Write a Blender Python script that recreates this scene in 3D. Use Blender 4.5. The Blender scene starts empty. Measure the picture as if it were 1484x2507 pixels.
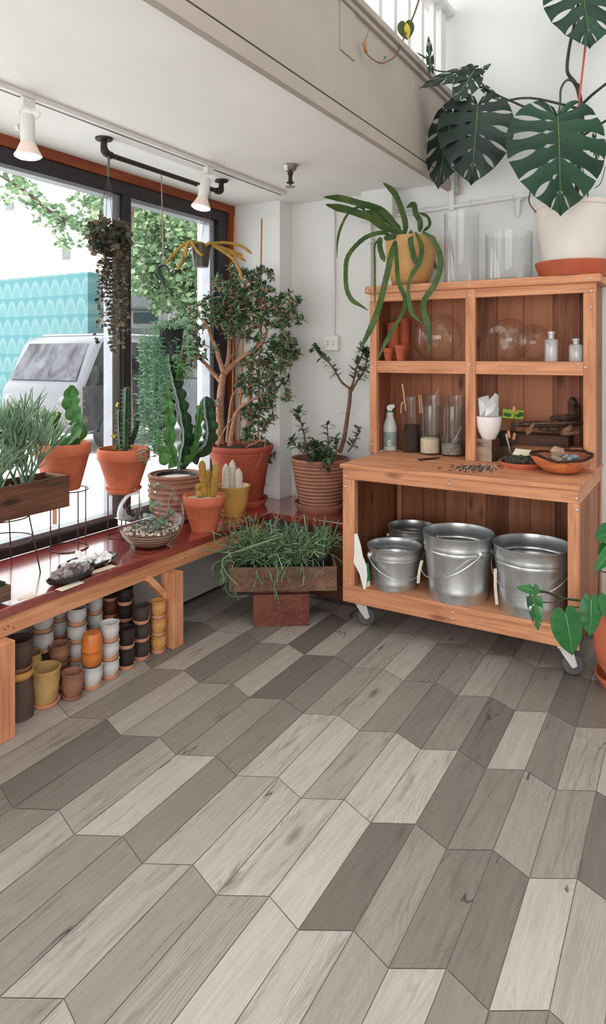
import bpy, bmesh, math, random
from mathutils import Vector, Matrix, Quaternion, noise
R = random.Random(7)
scene = bpy.context.scene
COL = scene.collection
# ---------------------------------------------------------------- camera
FPX, PX, HY, HC = 1650.0, 742.0, 870.0, 1.5
YAW = math.atan((1735 - 742) / FPX)
FW = Vector((-math.sin(YAW), math.cos(YAW), 0)); RT = Vector((math.cos(YAW), math.sin(YAW), 0)); UP = Vector((0, 0, 1))
CAM = Vector((0, 0, HC))
def ray(u, v): return FW + RT * ((u - PX) / FPX) + UP * ((HY - v) / FPX)
def at(u, v, X=None, Y=None, Z=None, D=None):
    d = ray(u, v)
    t = D if D is not None else X / d.x if X is not None else Y / d.y if Y is not None else (Z - HC) / d.z
    return CAM + d * t
def m_of(px, D): return px * D / FPX
cd = bpy.data.cameras.new('camera'); cam = bpy.data.objects.new('camera', cd); COL.objects.link(cam)
cam.location = CAM; cam.rotation_euler = (math.pi / 2, 0, YAW)
cd.sensor_fit = 'HORIZONTAL'; cd.sensor_width = 36; cd.lens = FPX / 1484 * 36
cd.shift_y = -(2507 / 2 - HY) / 1484; cd.clip_start = 0.05; cd.clip_end = 200
scene.camera = cam
# ---------------------------------------------------------------- colour + materials
def lin(c):
    c /= 255.0
    return c / 12.92 if c <= 0.04045 else ((c + 0.055) / 1.055) ** 2.4
def CX(r, g, b, k=.33): return (lin(r) * k, lin(g) * k, lin(b) * k, 1)
def C(r, g, b): return (lin(r), lin(g), lin(b), 1)
def newmat(name):
    m = bpy.data.materials.new(name); m.use_nodes = True
    nt = m.node_tree; nt.nodes.clear()
    out = nt.nodes.new('ShaderNodeOutputMaterial')
    return m, nt, out
def N(nt, t, **k):
    n = nt.nodes.new(t)
    for a, b in k.items(): setattr(n, a, b)
    return n
def setin(n, **k):
    for a, b in k.items(): n.inputs[a.replace('_', ' ')].default_value = b
def ramp(nt, fac, stops):
    r = N(nt, 'ShaderNodeValToRGB'); e = r.color_ramp.elements
    e[0].position, e[0].color = stops[0]; e[1].position, e[1].color = stops[-1]
    for p, c in stops[1:-1]:
        x = e.new(p); x.color = c
    nt.links.new(fac, r.inputs[0]); return r.outputs[0]
def math_(nt, op, a, b=None, clamp=False):
    n = N(nt, 'ShaderNodeMath', operation=op); n.use_clamp = clamp
    for i, x in enumerate((a, b)):
        if x is None: continue
        if isinstance(x, (int, float)): n.inputs[i].default_value = x
        else: nt.links.new(x, n.inputs[i])
    return n.outputs[0]
def mixc(nt, fac, a, b, mode='MIX'):
    n = N(nt, 'ShaderNodeMix', data_type='RGBA', blend_type=mode)
    for i, x in ((0, fac), (6, a), (7, b)):
        if isinstance(x, (int, float)) or isinstance(x, tuple): n.inputs[i].default_value = x
        else: nt.links.new(x, n.inputs[i])
    return n.outputs[2]
def noise_(nt, vec, scale, detail=3, rough=.5, dist=0):
    n = N(nt, 'ShaderNodeTexNoise'); n.inputs['Scale'].default_value = scale
    n.inputs['Detail'].default_value = detail; n.inputs['Roughness'].default_value = rough; n.inputs['Distortion'].default_value = dist
    if vec is not None: nt.links.new(vec, n.inputs['Vector'])
    return n.outputs['Fac']
def mapping(nt, sc=(1, 1, 1), coord='Object', off=None):
    t = N(nt, 'ShaderNodeTexCoord'); mp = N(nt, 'ShaderNodeMapping'); mp.inputs['Scale'].default_value = sc
    src = t.outputs[coord]
    if off is not None:
        a = N(nt, 'ShaderNodeVectorMath', operation='ADD'); nt.links.new(src, a.inputs[0]); nt.links.new(off, a.inputs[1]); src = a.outputs[0]
    nt.links.new(src, mp.inputs['Vector']); return mp.outputs[0]
def bsdf(nt, out, rough=.5, metal=0., spec=.5):
    b = N(nt, 'ShaderNodeBsdfPrincipled'); b.inputs['Roughness'].default_value = rough; b.inputs['Metallic'].default_value = metal
    b.inputs['Specular IOR Level'].default_value = spec
    nt.links.new(b.outputs[0], out.inputs[0]); return b
def bump(nt, b, h, strength=.3, dist=.01):
    n = N(nt, 'ShaderNodeBump'); n.inputs['Strength'].default_value = strength; n.inputs['Distance'].default_value = dist
    nt.links.new(h, n.inputs['Height']); nt.links.new(n.outputs[0], b.inputs['Normal'])
def pm(name, col, rough=.5, metal=0., var=.12, scale=14, bmp=0., spec=.4, island=0.):
    m, nt, out = newmat(name); b = bsdf(nt, out, rough, metal, spec)
    vec = mapping(nt); f = noise_(nt, vec, scale, 4, .6)
    lo = tuple(c * (1 - var * 2) for c in col[:3]) + (1,); hi = tuple(min(1, c * (1 + var)) for c in col[:3]) + (1,)
    c = ramp(nt, f, [(.3, lo), (.7, hi)])
    if island:
        g = N(nt, 'ShaderNodeNewGeometry'); v = math_(nt, 'MULTIPLY_ADD', g.outputs['Random Per Island'], island)
        v.node.inputs[2].default_value = 1 - island * .6
        c = mixc(nt, 1., c, v, 'MULTIPLY')
    nt.links.new(c, b.inputs['Base Color'])
    if bmp: bump(nt, b, noise_(nt, vec, scale * 5, 4, .6), bmp, .004)
    return m
def wood(name, light, mid, dark, axis='x', rough=.6, knots=True, sc=1., isl=.35):
    m, nt, out = newmat(name); b = bsdf(nt, out, rough, 0, .3)
    g = N(nt, 'ShaderNodeNewGeometry'); rnd = g.outputs['Random Per Island']
    off = N(nt, 'ShaderNodeCombineXYZ'); o10 = math_(nt, 'MULTIPLY', rnd, 37.); nt.links.new(o10, off.inputs[0]); nt.links.new(o10, off.inputs[1]); nt.links.new(o10, off.inputs[2])
    k = {'x': 0, 'y': 1, 'z': 2}[axis]
    def sv(a, c): return tuple(a * sc if i == k else c * sc for i in range(3))
    fine = noise_(nt, mapping(nt, sv(3, 90), 'Object', off.outputs[0]), 1, 5, .6, .4)
    big = noise_(nt, mapping(nt, sv(1.6, 14), 'Object', off.outputs[0]), 1, 3, .5, 1.2)
    f = math_(nt, 'ADD', math_(nt, 'MULTIPLY', fine, .45), math_(nt, 'MULTIPLY', big, .55))
    f = math_(nt, 'ADD', f, math_(nt, 'MULTIPLY', math_(nt, 'SUBTRACT', rnd, .5), isl))
    c = ramp(nt, f, [(.28, dark), (.48, mid), (.72, light)])
    if knots:
        v = N(nt, 'ShaderNodeTexVoronoi'); v.inputs['Scale'].default_value = 1
        nt.links.new(mapping(nt, sv(2.6, 7.5), 'Object', off.outputs[0]), v.inputs['Vector'])
        kf = math_(nt, 'SMOOTHSTEP' if False else 'LESS_THAN', v.outputs['Distance'], .09)
        ks = N(nt, 'ShaderNodeMapRange'); ks.interpolation_type = 'SMOOTHSTEP'
        nt.links.new(v.outputs['Distance'], ks.inputs[0]); ks.inputs[1].default_value = .05; ks.inputs[2].default_value = .2; ks.inputs[3].default_value = .75; ks.inputs[4].default_value = 0
        c = mixc(nt, ks.outputs[0], c, tuple(x * .35 for x in dark[:3]) + (1,))
    nt.links.new(c, b.inputs['Base Color']); bump(nt, b, fine, .15, .003)
    return m
def leafm(name, c1, c2, rough=.45, trans=.25, c3=None):
    m, nt, out = newmat(name); b = N(nt, 'ShaderNodeBsdfPrincipled'); b.inputs['Roughness'].default_value = rough; b.inputs['Specular IOR Level'].default_value = .35
    g = N(nt, 'ShaderNodeNewGeometry')
    f = noise_(nt, mapping(nt), 9, 2); f = math_(nt, 'ADD', math_(nt, 'MULTIPLY', f, .5), math_(nt, 'MULTIPLY', g.outputs['Random Per Island'], .6))
    c = ramp(nt, f, [(.25, c1), (.8, c2)] if c3 is None else [(.2, c1), (.6, c2), (.85, c3)])
    nt.links.new(c, b.inputs['Base Color'])
    if trans:
        t = N(nt, 'ShaderNodeBsdfTranslucent'); nt.links.new(c, t.inputs[0]); mx = N(nt, 'ShaderNodeMixShader'); mx.inputs[0].default_value = trans
        nt.links.new(b.outputs[0], mx.inputs[1]); nt.links.new(t.outputs[0], mx.inputs[2]); nt.links.new(mx.outputs[0], out.inputs[0])
    else: nt.links.new(b.outputs[0], out.inputs[0])
    return m
def glassm(name, tint=(.96, .98, .98, 1), refl=.9, rough=.02, base=.03, haze=0.):
    m, nt, out = newmat(name)
    t = N(nt, 'ShaderNodeBsdfTransparent'); t.inputs[0].default_value = tint
    gl = N(nt, 'ShaderNodeBsdfGlossy'); gl.inputs['Roughness'].default_value = rough
    lw = N(nt, 'ShaderNodeLayerWeight'); lw.inputs[0].default_value = .5
    f = math_(nt, 'MULTIPLY_ADD', math_(nt, 'POWER', lw.outputs['Facing'], 3.2), refl, True); f.node.inputs[2].default_value = base
    mx = N(nt, 'ShaderNodeMixShader'); nt.links.new(f, mx.inputs[0]); nt.links.new(t.outputs[0], mx.inputs[1]); nt.links.new(gl.outputs[0], mx.inputs[2])
    res = mx.outputs[0]
    if haze:
        d = N(nt, 'ShaderNodeBsdfDiffuse'); d.inputs[0].default_value = (.8, .8, .78, 1); m2 = N(nt, 'ShaderNodeMixShader')
        hz = math_(nt, 'MULTIPLY', noise_(nt, mapping(nt, (6, 6, 2)), 3, 4), haze * 2); nt.links.new(hz, m2.inputs[0])
        nt.links.new(res, m2.inputs[1]); nt.links.new(d.outputs[0], m2.inputs[2]); res = m2.outputs[0]
    nt.links.new(res, out.inputs[0]); return m
def emit(name, col, s):
    m, nt, out = newmat(name); e = N(nt, 'ShaderNodeEmission'); e.inputs[0].default_value = col; e.inputs[1].default_value = s
    nt.links.new(e.outputs[0], out.inputs[0]); return m
# ---------------------------------------------------------------- mesh builder (world coordinates)
def basis(d, up=(0, 0, 1)):
    d = Vector(d).normalized(); u = Vector(up)
    x = d.cross(u)
    if x.length < 1e-4: x = d.cross(Vector((1, 0, 0)))
    x.normalize(); z = x.cross(d).normalized()
    return x, d, z
def frame(pos, d, up=(0, 0, 1)):
    x, y, z = basis(d, up)
    return Matrix(((x.x, y.x, z.x, pos[0]), (x.y, y.y, z.y, pos[1]), (x.z, y.z, z.z, pos[2]), (0, 0, 0, 1)))
def spline(p, n):
    p = [Vector(a) for a in p]
    if len(p) == 2: return [p[0].lerp(p[1], i / n) for i in range(n + 1)]
    out = []; k = len(p) - 1
    for i in range(n + 1):
        t = i / n * k; a = min(int(t), k - 1); f = t - a
        p0, p1, p2, p3 = p[max(a - 1, 0)], p[a], p[a + 1], p[min(a + 2, k)]
        out.append(.5 * ((2 * p1) + (p2 - p0) * f + (2 * p0 - 5 * p1 + 4 * p2 - p3) * f * f + (3 * p1 - p0 - 3 * p2 + p3) * f ** 3))
    return out
class MB:
    def __init__(s): s.v = []; s.f = []
    def add(s, vs, fs, M=None):
        b = len(s.v)
        s.v += [(M @ Vector(q)) if M is not None else Vector(q) for q in vs]
        s.f += [tuple(b + i for i in f) for f in fs]; return s
    def box(s, x0, x1, y0, y1, z0, z1, M=None):
        return s.add([(x, y, z) for z in (z0, z1) for y in (y0, y1) for x in (x0, x1)],
                     [(0, 2, 3, 1), (4, 5, 7, 6), (0, 1, 5, 4), (2, 6, 7, 3), (0, 4, 6, 2), (1, 3, 7, 5)], M)
    def tube(s, pts, r, n=8, cap=True):
        pts = [Vector(p) for p in pts]; k = len(pts); b = len(s.v); x = None
        for i, p in enumerate(pts):
            d = pts[min(i + 1, k - 1)] - pts[max(i - 1, 0)]
            if d.length < 1e-9: d = Vector((0, 0, 1))
            d.normalize()
            if x is None: x = basis(d)[0]
            x = x - d * x.dot(d)
            if x.length < 1e-5: x = basis(d)[0]
            x.normalize(); y = d.cross(x); rr = r[i] if isinstance(r, (list, tuple)) else r
            s.v += [p + (x * math.cos(2 * math.pi * j / n) + y * math.sin(2 * math.pi * j / n)) * rr for j in range(n)]
        for i in range(k - 1):
            s.f += [(b + i * n + j, b + i * n + (j + 1) % n, b + (i + 1) * n + (j + 1) % n, b + (i + 1) * n + j) for j in range(n)]
        if cap:
            s.f.append(tuple(b + j for j in reversed(range(n)))); s.f.append(tuple(b + (k - 1) * n + j for j in range(n)))
        return s
    def lathe(s, prof, c=(0, 0, 0), n=32, M=None, fr=None):
        vs = []; k = len(prof)
        for i, (r, z) in enumerate(prof):
            for j in range(n):
                a = 2 * math.pi * j / n; q = r * (fr(a, z) if fr else 1)
                vs.append((c[0] + q * math.cos(a), c[1] + q * math.sin(a), c[2] + z))
        fs = [(i * n + j, i * n + (j + 1) % n, (i + 1) * n + (j + 1) % n, (i + 1) * n + j) for i in range(k - 1) for j in range(n)]
        if prof[0][0] > 1e-6: fs.append(tuple(reversed(range(n))))
        if prof[-1][0] > 1e-6: fs.append(tuple((k - 1) * n + j for j in range(n)))
        return s.add(vs, fs, M)
    def ball(s, c, r, n=12, sc=(1, 1, 1), M=None, rough=0., seed=0):
        prof = []; vs = []; m = max(4, n // 2)
        for i in range(m + 1):
            a = math.pi * i / m
            for j in range(n):
                b = 2 * math.pi * j / n; q = Vector((math.sin(a) * math.cos(b), math.sin(a) * math.sin(b), -math.cos(a)))
                k = 1 + rough * noise.noise(q * 1.7 + Vector((seed * 3.1, seed, 0))) * 2
                vs.append((c[0] + q.x * r * sc[0] * k, c[1] + q.y * r * sc[1] * k, c[2] + q.z * r * sc[2] * k))
        fs = [(i * n + j, i * n + (j + 1) % n, (i + 1) * n + (j + 1) % n, (i + 1) * n + j) for i in range(m) for j in range(n)]
        return s.add(vs, fs, M)
    def leaf(s, M, L, W, n=4, droop=.15, fold=.15, p=.8):
        vs = []; fs = []
        for i in range(n + 1):
            t = i / n; w = W / 2 * max(.04, math.sin(math.pi * min(1, t ** p)) ** .8) if i < n else W * .02
            z = -droop * L * t * t
            vs += [(-w, L * t, z + fold * w), (0, L * t, z), (w, L * t, z + fold * w)]
        for i in range(n):
            a = i * 3; fs += [(a, a + 1, a + 4, a + 3), (a + 1, a + 2, a + 5, a + 4)]
        return s.add(vs, fs, M)
    def disc(s, c, r, nrm=(0, 0, 1), n=24):
        x, d, z = basis(nrm, (0, 1, .01)); c = Vector(c)
        return s.add([c + x * r * math.cos(2 * math.pi * j / n) + z * r * math.sin(2 * math.pi * j / n) for j in range(n)], [tuple(range(n))])
    def build(s, name, mat, parent=None, smooth=True, ang=40, bevel=0., label=None):
        me = bpy.data.meshes.new(name); off = parent.matrix_world.translation if False else Vector((0, 0, 0))
        p = parent
        while p is not None: off = off + p.location; p = p.parent
        me.from_pydata([tuple(q - off) for q in s.v], [], s.f); me.validate()
        o = bpy.data.objects.new(name, me); COL.objects.link(o)
        if parent is not None: o.parent = parent
        if isinstance(mat, (list, tuple)):
            for q in mat: me.materials.append(q)
        else: me.materials.append(mat)
        if smooth:
            me.shade_smooth(); me.set_sharp_from_angle(angle=math.radians(ang))
        if bevel:
            b = o.modifiers.new('bevel', 'BEVEL'); b.width = bevel; b.segments = 2; b.limit_method = 'ANGLE'
        if label: o['label'] = label
        return o
def T(name, label, cat, loc=(0, 0, 0), group=None):
    o = bpy.data.objects.new(name, None); COL.objects.link(o); o.location = loc; o.empty_display_size = .05
    o['label'] = label; o['category'] = cat
    if group: o['group'] = group
    return o
def tag(o, label, cat, group=None, kind=None):
    o['label'] = label; o['category'] = cat
    if group: o['group'] = group
    if kind: o['kind'] = kind
    return o
def struct(o): o['kind'] = 'structure'; return o
def tofl(p, u, v=None): return p
def rv(a): return Vector((R.uniform(-a, a), R.uniform(-a, a), R.uniform(-a, a)))
def rdir(zmin=-1, zmax=1):
    z = R.uniform(zmin, zmax); a = R.uniform(0, 2 * math.pi); q = math.sqrt(max(0, 1 - z * z)); return Vector((q * math.cos(a), q * math.sin(a), z))
def trace(pts, D, x0=0, y0=0, s=1., jit=None):
    """points read off the photo -> a path standing at distance D (D may be a list)"""
    out = []
    for i, p in enumerate(pts):
        d = D[i] if isinstance(D, (list, tuple)) else D
        out.append(at(x0 + p[0] / s, y0 + p[1] / s, D=d))
    return out
# ---------------------------------------------------------------- palette
ORG = (C(226, 172, 134), C(208, 146, 108), C(168, 106, 74))
WX = wood('cedar_x', *ORG, 'x'); WY = wood('cedar_y', *ORG, 'y'); WZ = wood('cedar_z', *ORG, 'z')
BRN = (C(170, 112, 80), C(146, 90, 64), C(100, 58, 40))  # darker copy of the cedar, shade of the hutch interior put into the colour
WBZ = wood('cedar_back_shaded', *BRN, 'z', isl=.5)
WBX = wood('cedar_inner_shaded_x', *BRN, 'x')
RED = wood('red_stained', C(178, 72, 60), C(146, 52, 46), C(98, 34, 32), 'y', rough=.24, knots=False)
_b = [n for n in RED.node_tree.nodes if n.type == 'BSDF_PRINCIPLED'][0]; _b.inputs['Coat Weight'].default_value = .9; _b.inputs['Coat Roughness'].default_value = .14; _b.inputs['Coat IOR'].default_value = 2.3; _b.inputs['Specular IOR Level'].default_value = .6
REDX = wood('red_stained_x', C(142, 54, 44), C(112, 38, 34), C(76, 24, 24), 'x', rough=.25, knots=False)
DKW = (C(112, 78, 58), C(84, 56, 42), C(50, 34, 28))
OLDW = (C(150, 116, 92), C(116, 86, 68), C(70, 50, 42))
WHITE = pm('white_paint', C(226, 226, 224), .75, var=.02, scale=3, bmp=.06)
CEIL = pm('ceiling_paint', C(238, 238, 236), .8, var=.02, scale=2)
BEAMP = pm('beam_paint', C(172, 160, 150), .6, var=.03, scale=3)
GREYW = pm('grey_wall_paint', C(196, 190, 186), .8, var=.06, scale=5)
FRAME = pm('dark_window_frame', C(44, 38, 40), .45, var=.1, scale=10)
ALU = pm('aluminium', C(150, 152, 158), .35, .6, var=.05)
TRIMO = wood('orange_trim', C(158, 84, 50), C(130, 62, 36), C(90, 40, 24), 'y', knots=False)
TRIMZ = wood('orange_trim_z', C(158, 84, 50), C(130, 62, 36), C(90, 40, 24), 'z', knots=False)
TERRA = pm('terracotta', C(200, 108, 76), .75, var=.10, scale=9, bmp=.08)
TERRAD = pm('terracotta_dark', C(172, 82, 60), .75, var=.10, scale=9, bmp=.08)
TERRAR = pm('terracotta_red', C(176, 84, 54), .7, var=.08, scale=9)
RIBB = pm('brown_clay', C(158, 108, 88), .7, var=.10, scale=10, bmp=.06)
SOIL = pm('soil', C(70, 52, 42), .95, var=.35, scale=80, bmp=.6)
GRAVEL = pm('gravel', C(205, 196, 182), .9, var=.25, scale=70, bmp=.6, island=.4)
BLKP = pm('black_plastic', C(34, 32, 34), .4, var=.1)
IRON = pm('dark_iron', C(62, 52, 48), .5, .5, var=.2)
WIRE = pm('rusted_wire', C(92, 70, 62), .55, .4, var=.2)
GALV = None
GLASS = glassm('clear_glass', (.985, .99, .99, 1), .75, .015, .035, .0)
GLASSD = glassm('smoky_glass', (.955, .96, .955, 1), .7, .03, .03, .006)
PANE = glassm('window_glass', (.97, .985, .985, 1), .3, .0, .01)
WP = pm('white_plastic', C(232, 230, 226), .4, var=.02)
WMETAL = pm('white_metal', C(222, 220, 216), .4, var=.03)
SCREW = pm('screw_steel', C(190, 190, 192), .35, .8, var=.05)
CARD = pm('cream_card', C(226, 216, 196), .8, var=.04, scale=20)
# ================================================================= SETTING
CZ = 2.58; WXP = -2.96; COLY = 3.94; BWY = 4.10; COLX = -2.56; BMX = -1.385; TALL = 4.6
# ---- floor: one mesh of chevron-ended planks
def floor_pt(i, j, odd):
    I = max(-16, min(22, i)); J = max(-6, min(5, j))
    x = -1.05461 + .12723 * i + .01076 * j - .00065 * odd - .00087 * I * I - .00021 * I * J + .00054 * J * J
    y = 2.02032 + .00685 * i - .4685 * j - .06131 * odd - .00005 * I * I + .00342 * I * J + .0007 * J * J
    return Vector((x, y, 0))
def build_floor():
    bm = bmesh.new(); uv = bm.loops.layers.uv.new('UVMap'); cl = bm.loops.layers.float_color.new('rnd')
    g = .0013
    for i in range(-17, 27):
        for j in range(-7, 8):
            o0, o1 = i % 2, (i + 1) % 2
            q = [floor_pt(i, j, o0), floor_pt(i + 1, j, o1), floor_pt(i + 1, j - 1, o1), floor_pt(i, j - 1, o0)]
            c = sum(q, Vector()) / 4
            if c.x < -3.05 or c.y > 4.3 or c.y < -1.2: continue
            w = (q[1] - q[0]).length; l = (q[3] - q[0]).length
            q = [p + Vector((g if k in (0, 3) else -g, g if k in (0, 1) else -g, 0)) for k, p in enumerate(q)]
            f = bm.faces.new([bm.verts.new(p) for p in q])
            r = (R.random(), R.random(), R.random(), 1); ou, ov = R.uniform(0, 50), R.uniform(0, 50)
            for lp in f.loops:
                lp[uv].uv = (lp.vert.co.y + ou, lp.vert.co.x + ov - i * .127); lp[cl] = r
    b = [bm.verts.new(p) for p in ((-3.05, -1.5, -.0025), (3.2, -1.5, -.0025), (3.2, 4.2, -.0025), (-3.05, 4.2, -.0025))]
    f = bm.faces.new(b); f.material_index = 1
    me = bpy.data.meshes.new('floor'); bm.to_mesh(me); bm.free()
    m, nt, out = newmat('grey_oak_plank_tile'); bs = bsdf(nt, out, .5, 0, .35)
    u = N(nt, 'ShaderNodeUVMap'); a = N(nt, 'ShaderNodeVertexColor', layer_name='rnd'); sp = N(nt, 'ShaderNodeSeparateColor'); nt.links.new(a.outputs[0], sp.inputs[0])
    def mp(sx, sy):
        q = N(nt, 'ShaderNodeMapping'); q.inputs['Scale'].default_value = (sx, sy, 1); nt.links.new(u.outputs[0], q.inputs[0]); return q.outputs[0]
    fine = noise_(nt, mp(14, 260), 1, 4, .65, .2)
    med = noise_(nt, mp(4, 46), 1, 4, .6, .8)
    # cathedral figure: contour lines of a stretched noise field
    sx = N(nt, 'ShaderNodeSeparateXYZ'); nt.links.new(u.outputs[0], sx.inputs[0])
    amp = math_(nt, 'MULTIPLY_ADD', sp.outputs[2], .42); amp.node.inputs[2].default_value = .04
    wp = math_(nt, 'MULTIPLY', math_(nt, 'SUBTRACT', noise_(nt, mp(1.5, 6.5), 1, 2, .45, .25), .5), amp)
    jit = math_(nt, 'MULTIPLY', math_(nt, 'SUBTRACT', noise_(nt, mp(9, 70), 1, 3, .6), .5), .006)
    fld = math_(nt, 'ADD', math_(nt, 'ADD', sx.outputs[1], wp), jit)
    cat = math_(nt, 'SINE', math_(nt, 'MULTIPLY', fld, 6.2832 / .0085)); cat = math_(nt, 'MULTIPLY_ADD', cat, .5); cat.node.inputs[2].default_value = .5
    cat = math_(nt, 'POWER', cat, 1.7)
    patch = N(nt, 'ShaderNodeMapRange'); nt.links.new(noise_(nt, mp(2.2, 11), 1, 2, .5), patch.inputs[0]); patch.inputs[1].default_value = .32; patch.inputs[2].default_value = .62; patch.inputs[3].default_value = .25
    cat = math_(nt, 'MULTIPLY', cat, patch.outputs[0])
    strk = N(nt, 'ShaderNodeMapRange'); nt.links.new(noise_(nt, mp(3.5, 34), 1, 5, .7, .6), strk.inputs[0]); strk.inputs[1].default_value = .53; strk.inputs[2].default_value = .70
    # cracks and knots on some planks only
    crk = N(nt, 'ShaderNodeMapRange'); nt.links.new(math_(nt, 'ABSOLUTE', math_(nt, 'SUBTRACT', noise_(nt, mp(.8, 7.5), 1, 2.5, .6, .1), .5)), crk.inputs[0])
    crk.inputs[1].default_value = .0; crk.inputs[2].default_value = .007; crk.inputs[3].default_value = 1; crk.inputs[4].default_value = 0
    crk = math_(nt, 'MULTIPLY', crk.outputs[0], math_(nt, 'GREATER_THAN', noise_(nt, mp(2.5, 5), 1, 1), .53))
    crk = math_(nt, 'MULTIPLY', crk, math_(nt, 'GREATER_THAN', sp.outputs[2], .62))
    vo = N(nt, 'ShaderNodeTexVoronoi'); nt.links.new(mp(2.4, 6.5), vo.inputs['Vector']); vo.inputs['Scale'].default_value = 1
    kn = N(nt, 'ShaderNodeMapRange'); nt.links.new(vo.outputs['Distance'], kn.inputs[0]); kn.inputs[1].default_value = .02; kn.inputs[2].default_value = .16; kn.inputs[3].default_value = .8; kn.inputs[4].default_value = 0
    knf = math_(nt, 'MULTIPLY', kn.outputs[0], math_(nt, 'GREATER_THAN', sp.outputs[1], .72))
    base = ramp(nt, sp.outputs[0], [(0., C(100, 93, 86)), (.3, C(126, 118, 110)), (.6, C(148, 140, 132)), (1., C(167, 159, 151))])
    d1 = math_(nt, 'MULTIPLY_ADD', fine, -.34); d1.node.inputs[2].default_value = 1.16
    c = mixc(nt, 1., base, d1, 'MULTIPLY')
    d2 = math_(nt, 'MULTIPLY_ADD', med, -.56); d2.node.inputs[2].default_value = 1.27
    c = mixc(nt, 1., c, d2, 'MULTIPLY')
    cs = math_(nt, 'MULTIPLY_ADD', sp.outputs[1], .36); cs.node.inputs[2].default_value = .16
    ca = math_(nt, 'MULTIPLY', cat, cs)
    c = mixc(nt, ca, c, C(104, 92, 84))
    st = math_(nt, 'MULTIPLY', strk.outputs[0], math_(nt, 'MULTIPLY', math_(nt, 'GREATER_THAN', sp.outputs[1], .35), .55))
    c = mixc(nt, st, c, C(84, 76, 70))
    c = mixc(nt, knf, c, C(78, 66, 58)); c = mixc(nt, math_(nt, 'MULTIPLY', crk, .9), c, C(44, 36, 31))
    nt.links.new(c, bs.inputs['Base Color'])
    rr = math_(nt, 'MULTIPLY_ADD', fine, .2); rr.node.inputs[2].default_value = .42; nt.links.new(rr, bs.inputs['Roughness'])
    h = math_(nt, 'ADD', fine, math_(nt, 'MULTIPLY', crk, -2.)); bump(nt, bs, h, .12, .002)
    me.materials.append(m); me.materials.append(pm('grout', C(118, 110, 102), .9, var=.05))
    o = bpy.data.objects.new('floor', me); COL.objects.link(o); struct(o)
build_floor()
def S(name, mb, mat, parent=None, bevel=0., smooth=False):
    o = mb.build(name, mat, parent, smooth=smooth, bevel=bevel); struct(o); return o
S('wall_left', MB().box(-3.12, -2.71, -1.2, BWY, 0, .455), GREYW)
S('baseboard_left', MB().box(-2.71, -2.702, -1.2, 3.6, 0, .012), pm('dark_gap', C(50, 46, 44), .9))
S('wall_back', MB().box(-3.3, 3.2, BWY, BWY + .15, 0, TALL + .2), WHITE)
S('wall_corner', MB().box(-3.3, COLX, COLY, BWY + .02, 0, CZ + .02), WHITE)
S('wall_right', MB().box(3.0, 3.15, -1.4, BWY, 0, TALL), WHITE)
S('wall_front', MB().box(-3.3, 3.2, -1.55, -1.4, 0, TALL), WHITE)
S('ceiling', MB().box(-3.3, -1.408, -1.2, BWY + .1, CZ, CZ + .25), CEIL)
S('ceiling_upper', MB().box(-3.3, 3.2, -1.4, BWY + .1, TALL, TALL + .15), CEIL)
# mezzanine fascia with mouldings and battens
S('trim_1', MB().box(-1.407, BMX, -1.2, BWY, 2.53, 3.09), BEAMP)
mb = MB(); mb.box(BMX - .01, BMX + .012, -1.2, BWY, 2.527, 2.588); S('trim_8', MB().box(BMX - .02, BMX + .0015, -1.2, BWY, 2.5985, 2.6035), pm('seam_shadow', C(70, 58, 50), .9)); S('trim_2', mb, BEAMP, bevel=.003)
mb = MB(); mb.box(-1.52, BMX + .035, -1.2, BWY, 3.09, 3.125); mb.box(-1.45, BMX + .018, -1.2, BWY, 3.06, 3.09); S('trim_3', mb, BEAMP, bevel=.004)
ya, yb = at(832, 60, X=BMX).y, at(868, 60, X=BMX).y
mb = MB(); mb.box(BMX, BMX + .006, ya, yb, 2.84, 3.06); S('trim_4', mb, BEAMP, bevel=.003)
# soffit block on the back wall under the ceiling
a, b = at(884, 484, Y=4.0), at(961, 525, Y=4.0)
S('trim_5', MB().box(a.x, b.x, 4.0, BWY, b.z, CZ), WHITE, bevel=.004)
# windows
yM0, yM1, yM2 = 2.80, 2.86, 2.925; yJ = 3.70
mb = MB()
mb.box(-3.07, WXP, -1.2, yM0 + .02, .50, .545); mb.box(-3.07, WXP, -1.2, 3.88, 2.45, 2.525); mb.box(-3.07, WXP, yM1, yM2, .545, 2.45)
w1 = S('window_1', mb, FRAME, bevel=.003)
mb = MB(); mb.box(-3.06, -2.985, yM0, yM1, .545, 2.45); mb.box(-3.05, -2.975, -1.2, yM0, .545, .575); mb.box(-3.05, -2.975, -1.2, yM0, 2.425, 2.45)
S('window_frame', mb, ALU, w1, bevel=.003)
S('window_pane', MB().add([(-3.03, -1.2, .57), (-3.03, yM0, .57), (-3.03, yM0, 2.43), (-3.03, -1.2, 2.43)], [(0, 1, 2, 3)]), PANE, w1)
mb = MB(); mb.box(-3.07, WXP, yM2, 3.88, .50, .545); mb.box(-3.07, WXP, 3.765, 3.86, .545, 2.45)
w2 = S('window_2', mb, FRAME, bevel=.003)
mb = MB(); mb.box(-3.06, -2.985, yJ, 3.745, .545, 2.45); mb.box(-3.05, -2.975, yM2, yJ, .545, .575); mb.box(-3.05, -2.975, yM2, yJ, 2.42, 2.45)
S('window_frame', mb, ALU, w2, bevel=.003)
S('window_pane', MB().add([(-3.03, yM2, .57), (-3.03, yJ, .57), (-3.03, yJ, 2.43), (-3.03, yM2, 2.43)], [(0, 1, 2, 3)]), PANE, w2)
S('trim_6', MB().box(-3.1, WXP + .012, -1.2, COLY, 2.525, CZ), TRIMO)
S('trim_7', MB().box(-3.1, WXP + .012, 3.875, COLY, .5, 2.525), TRIMZ)
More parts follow.
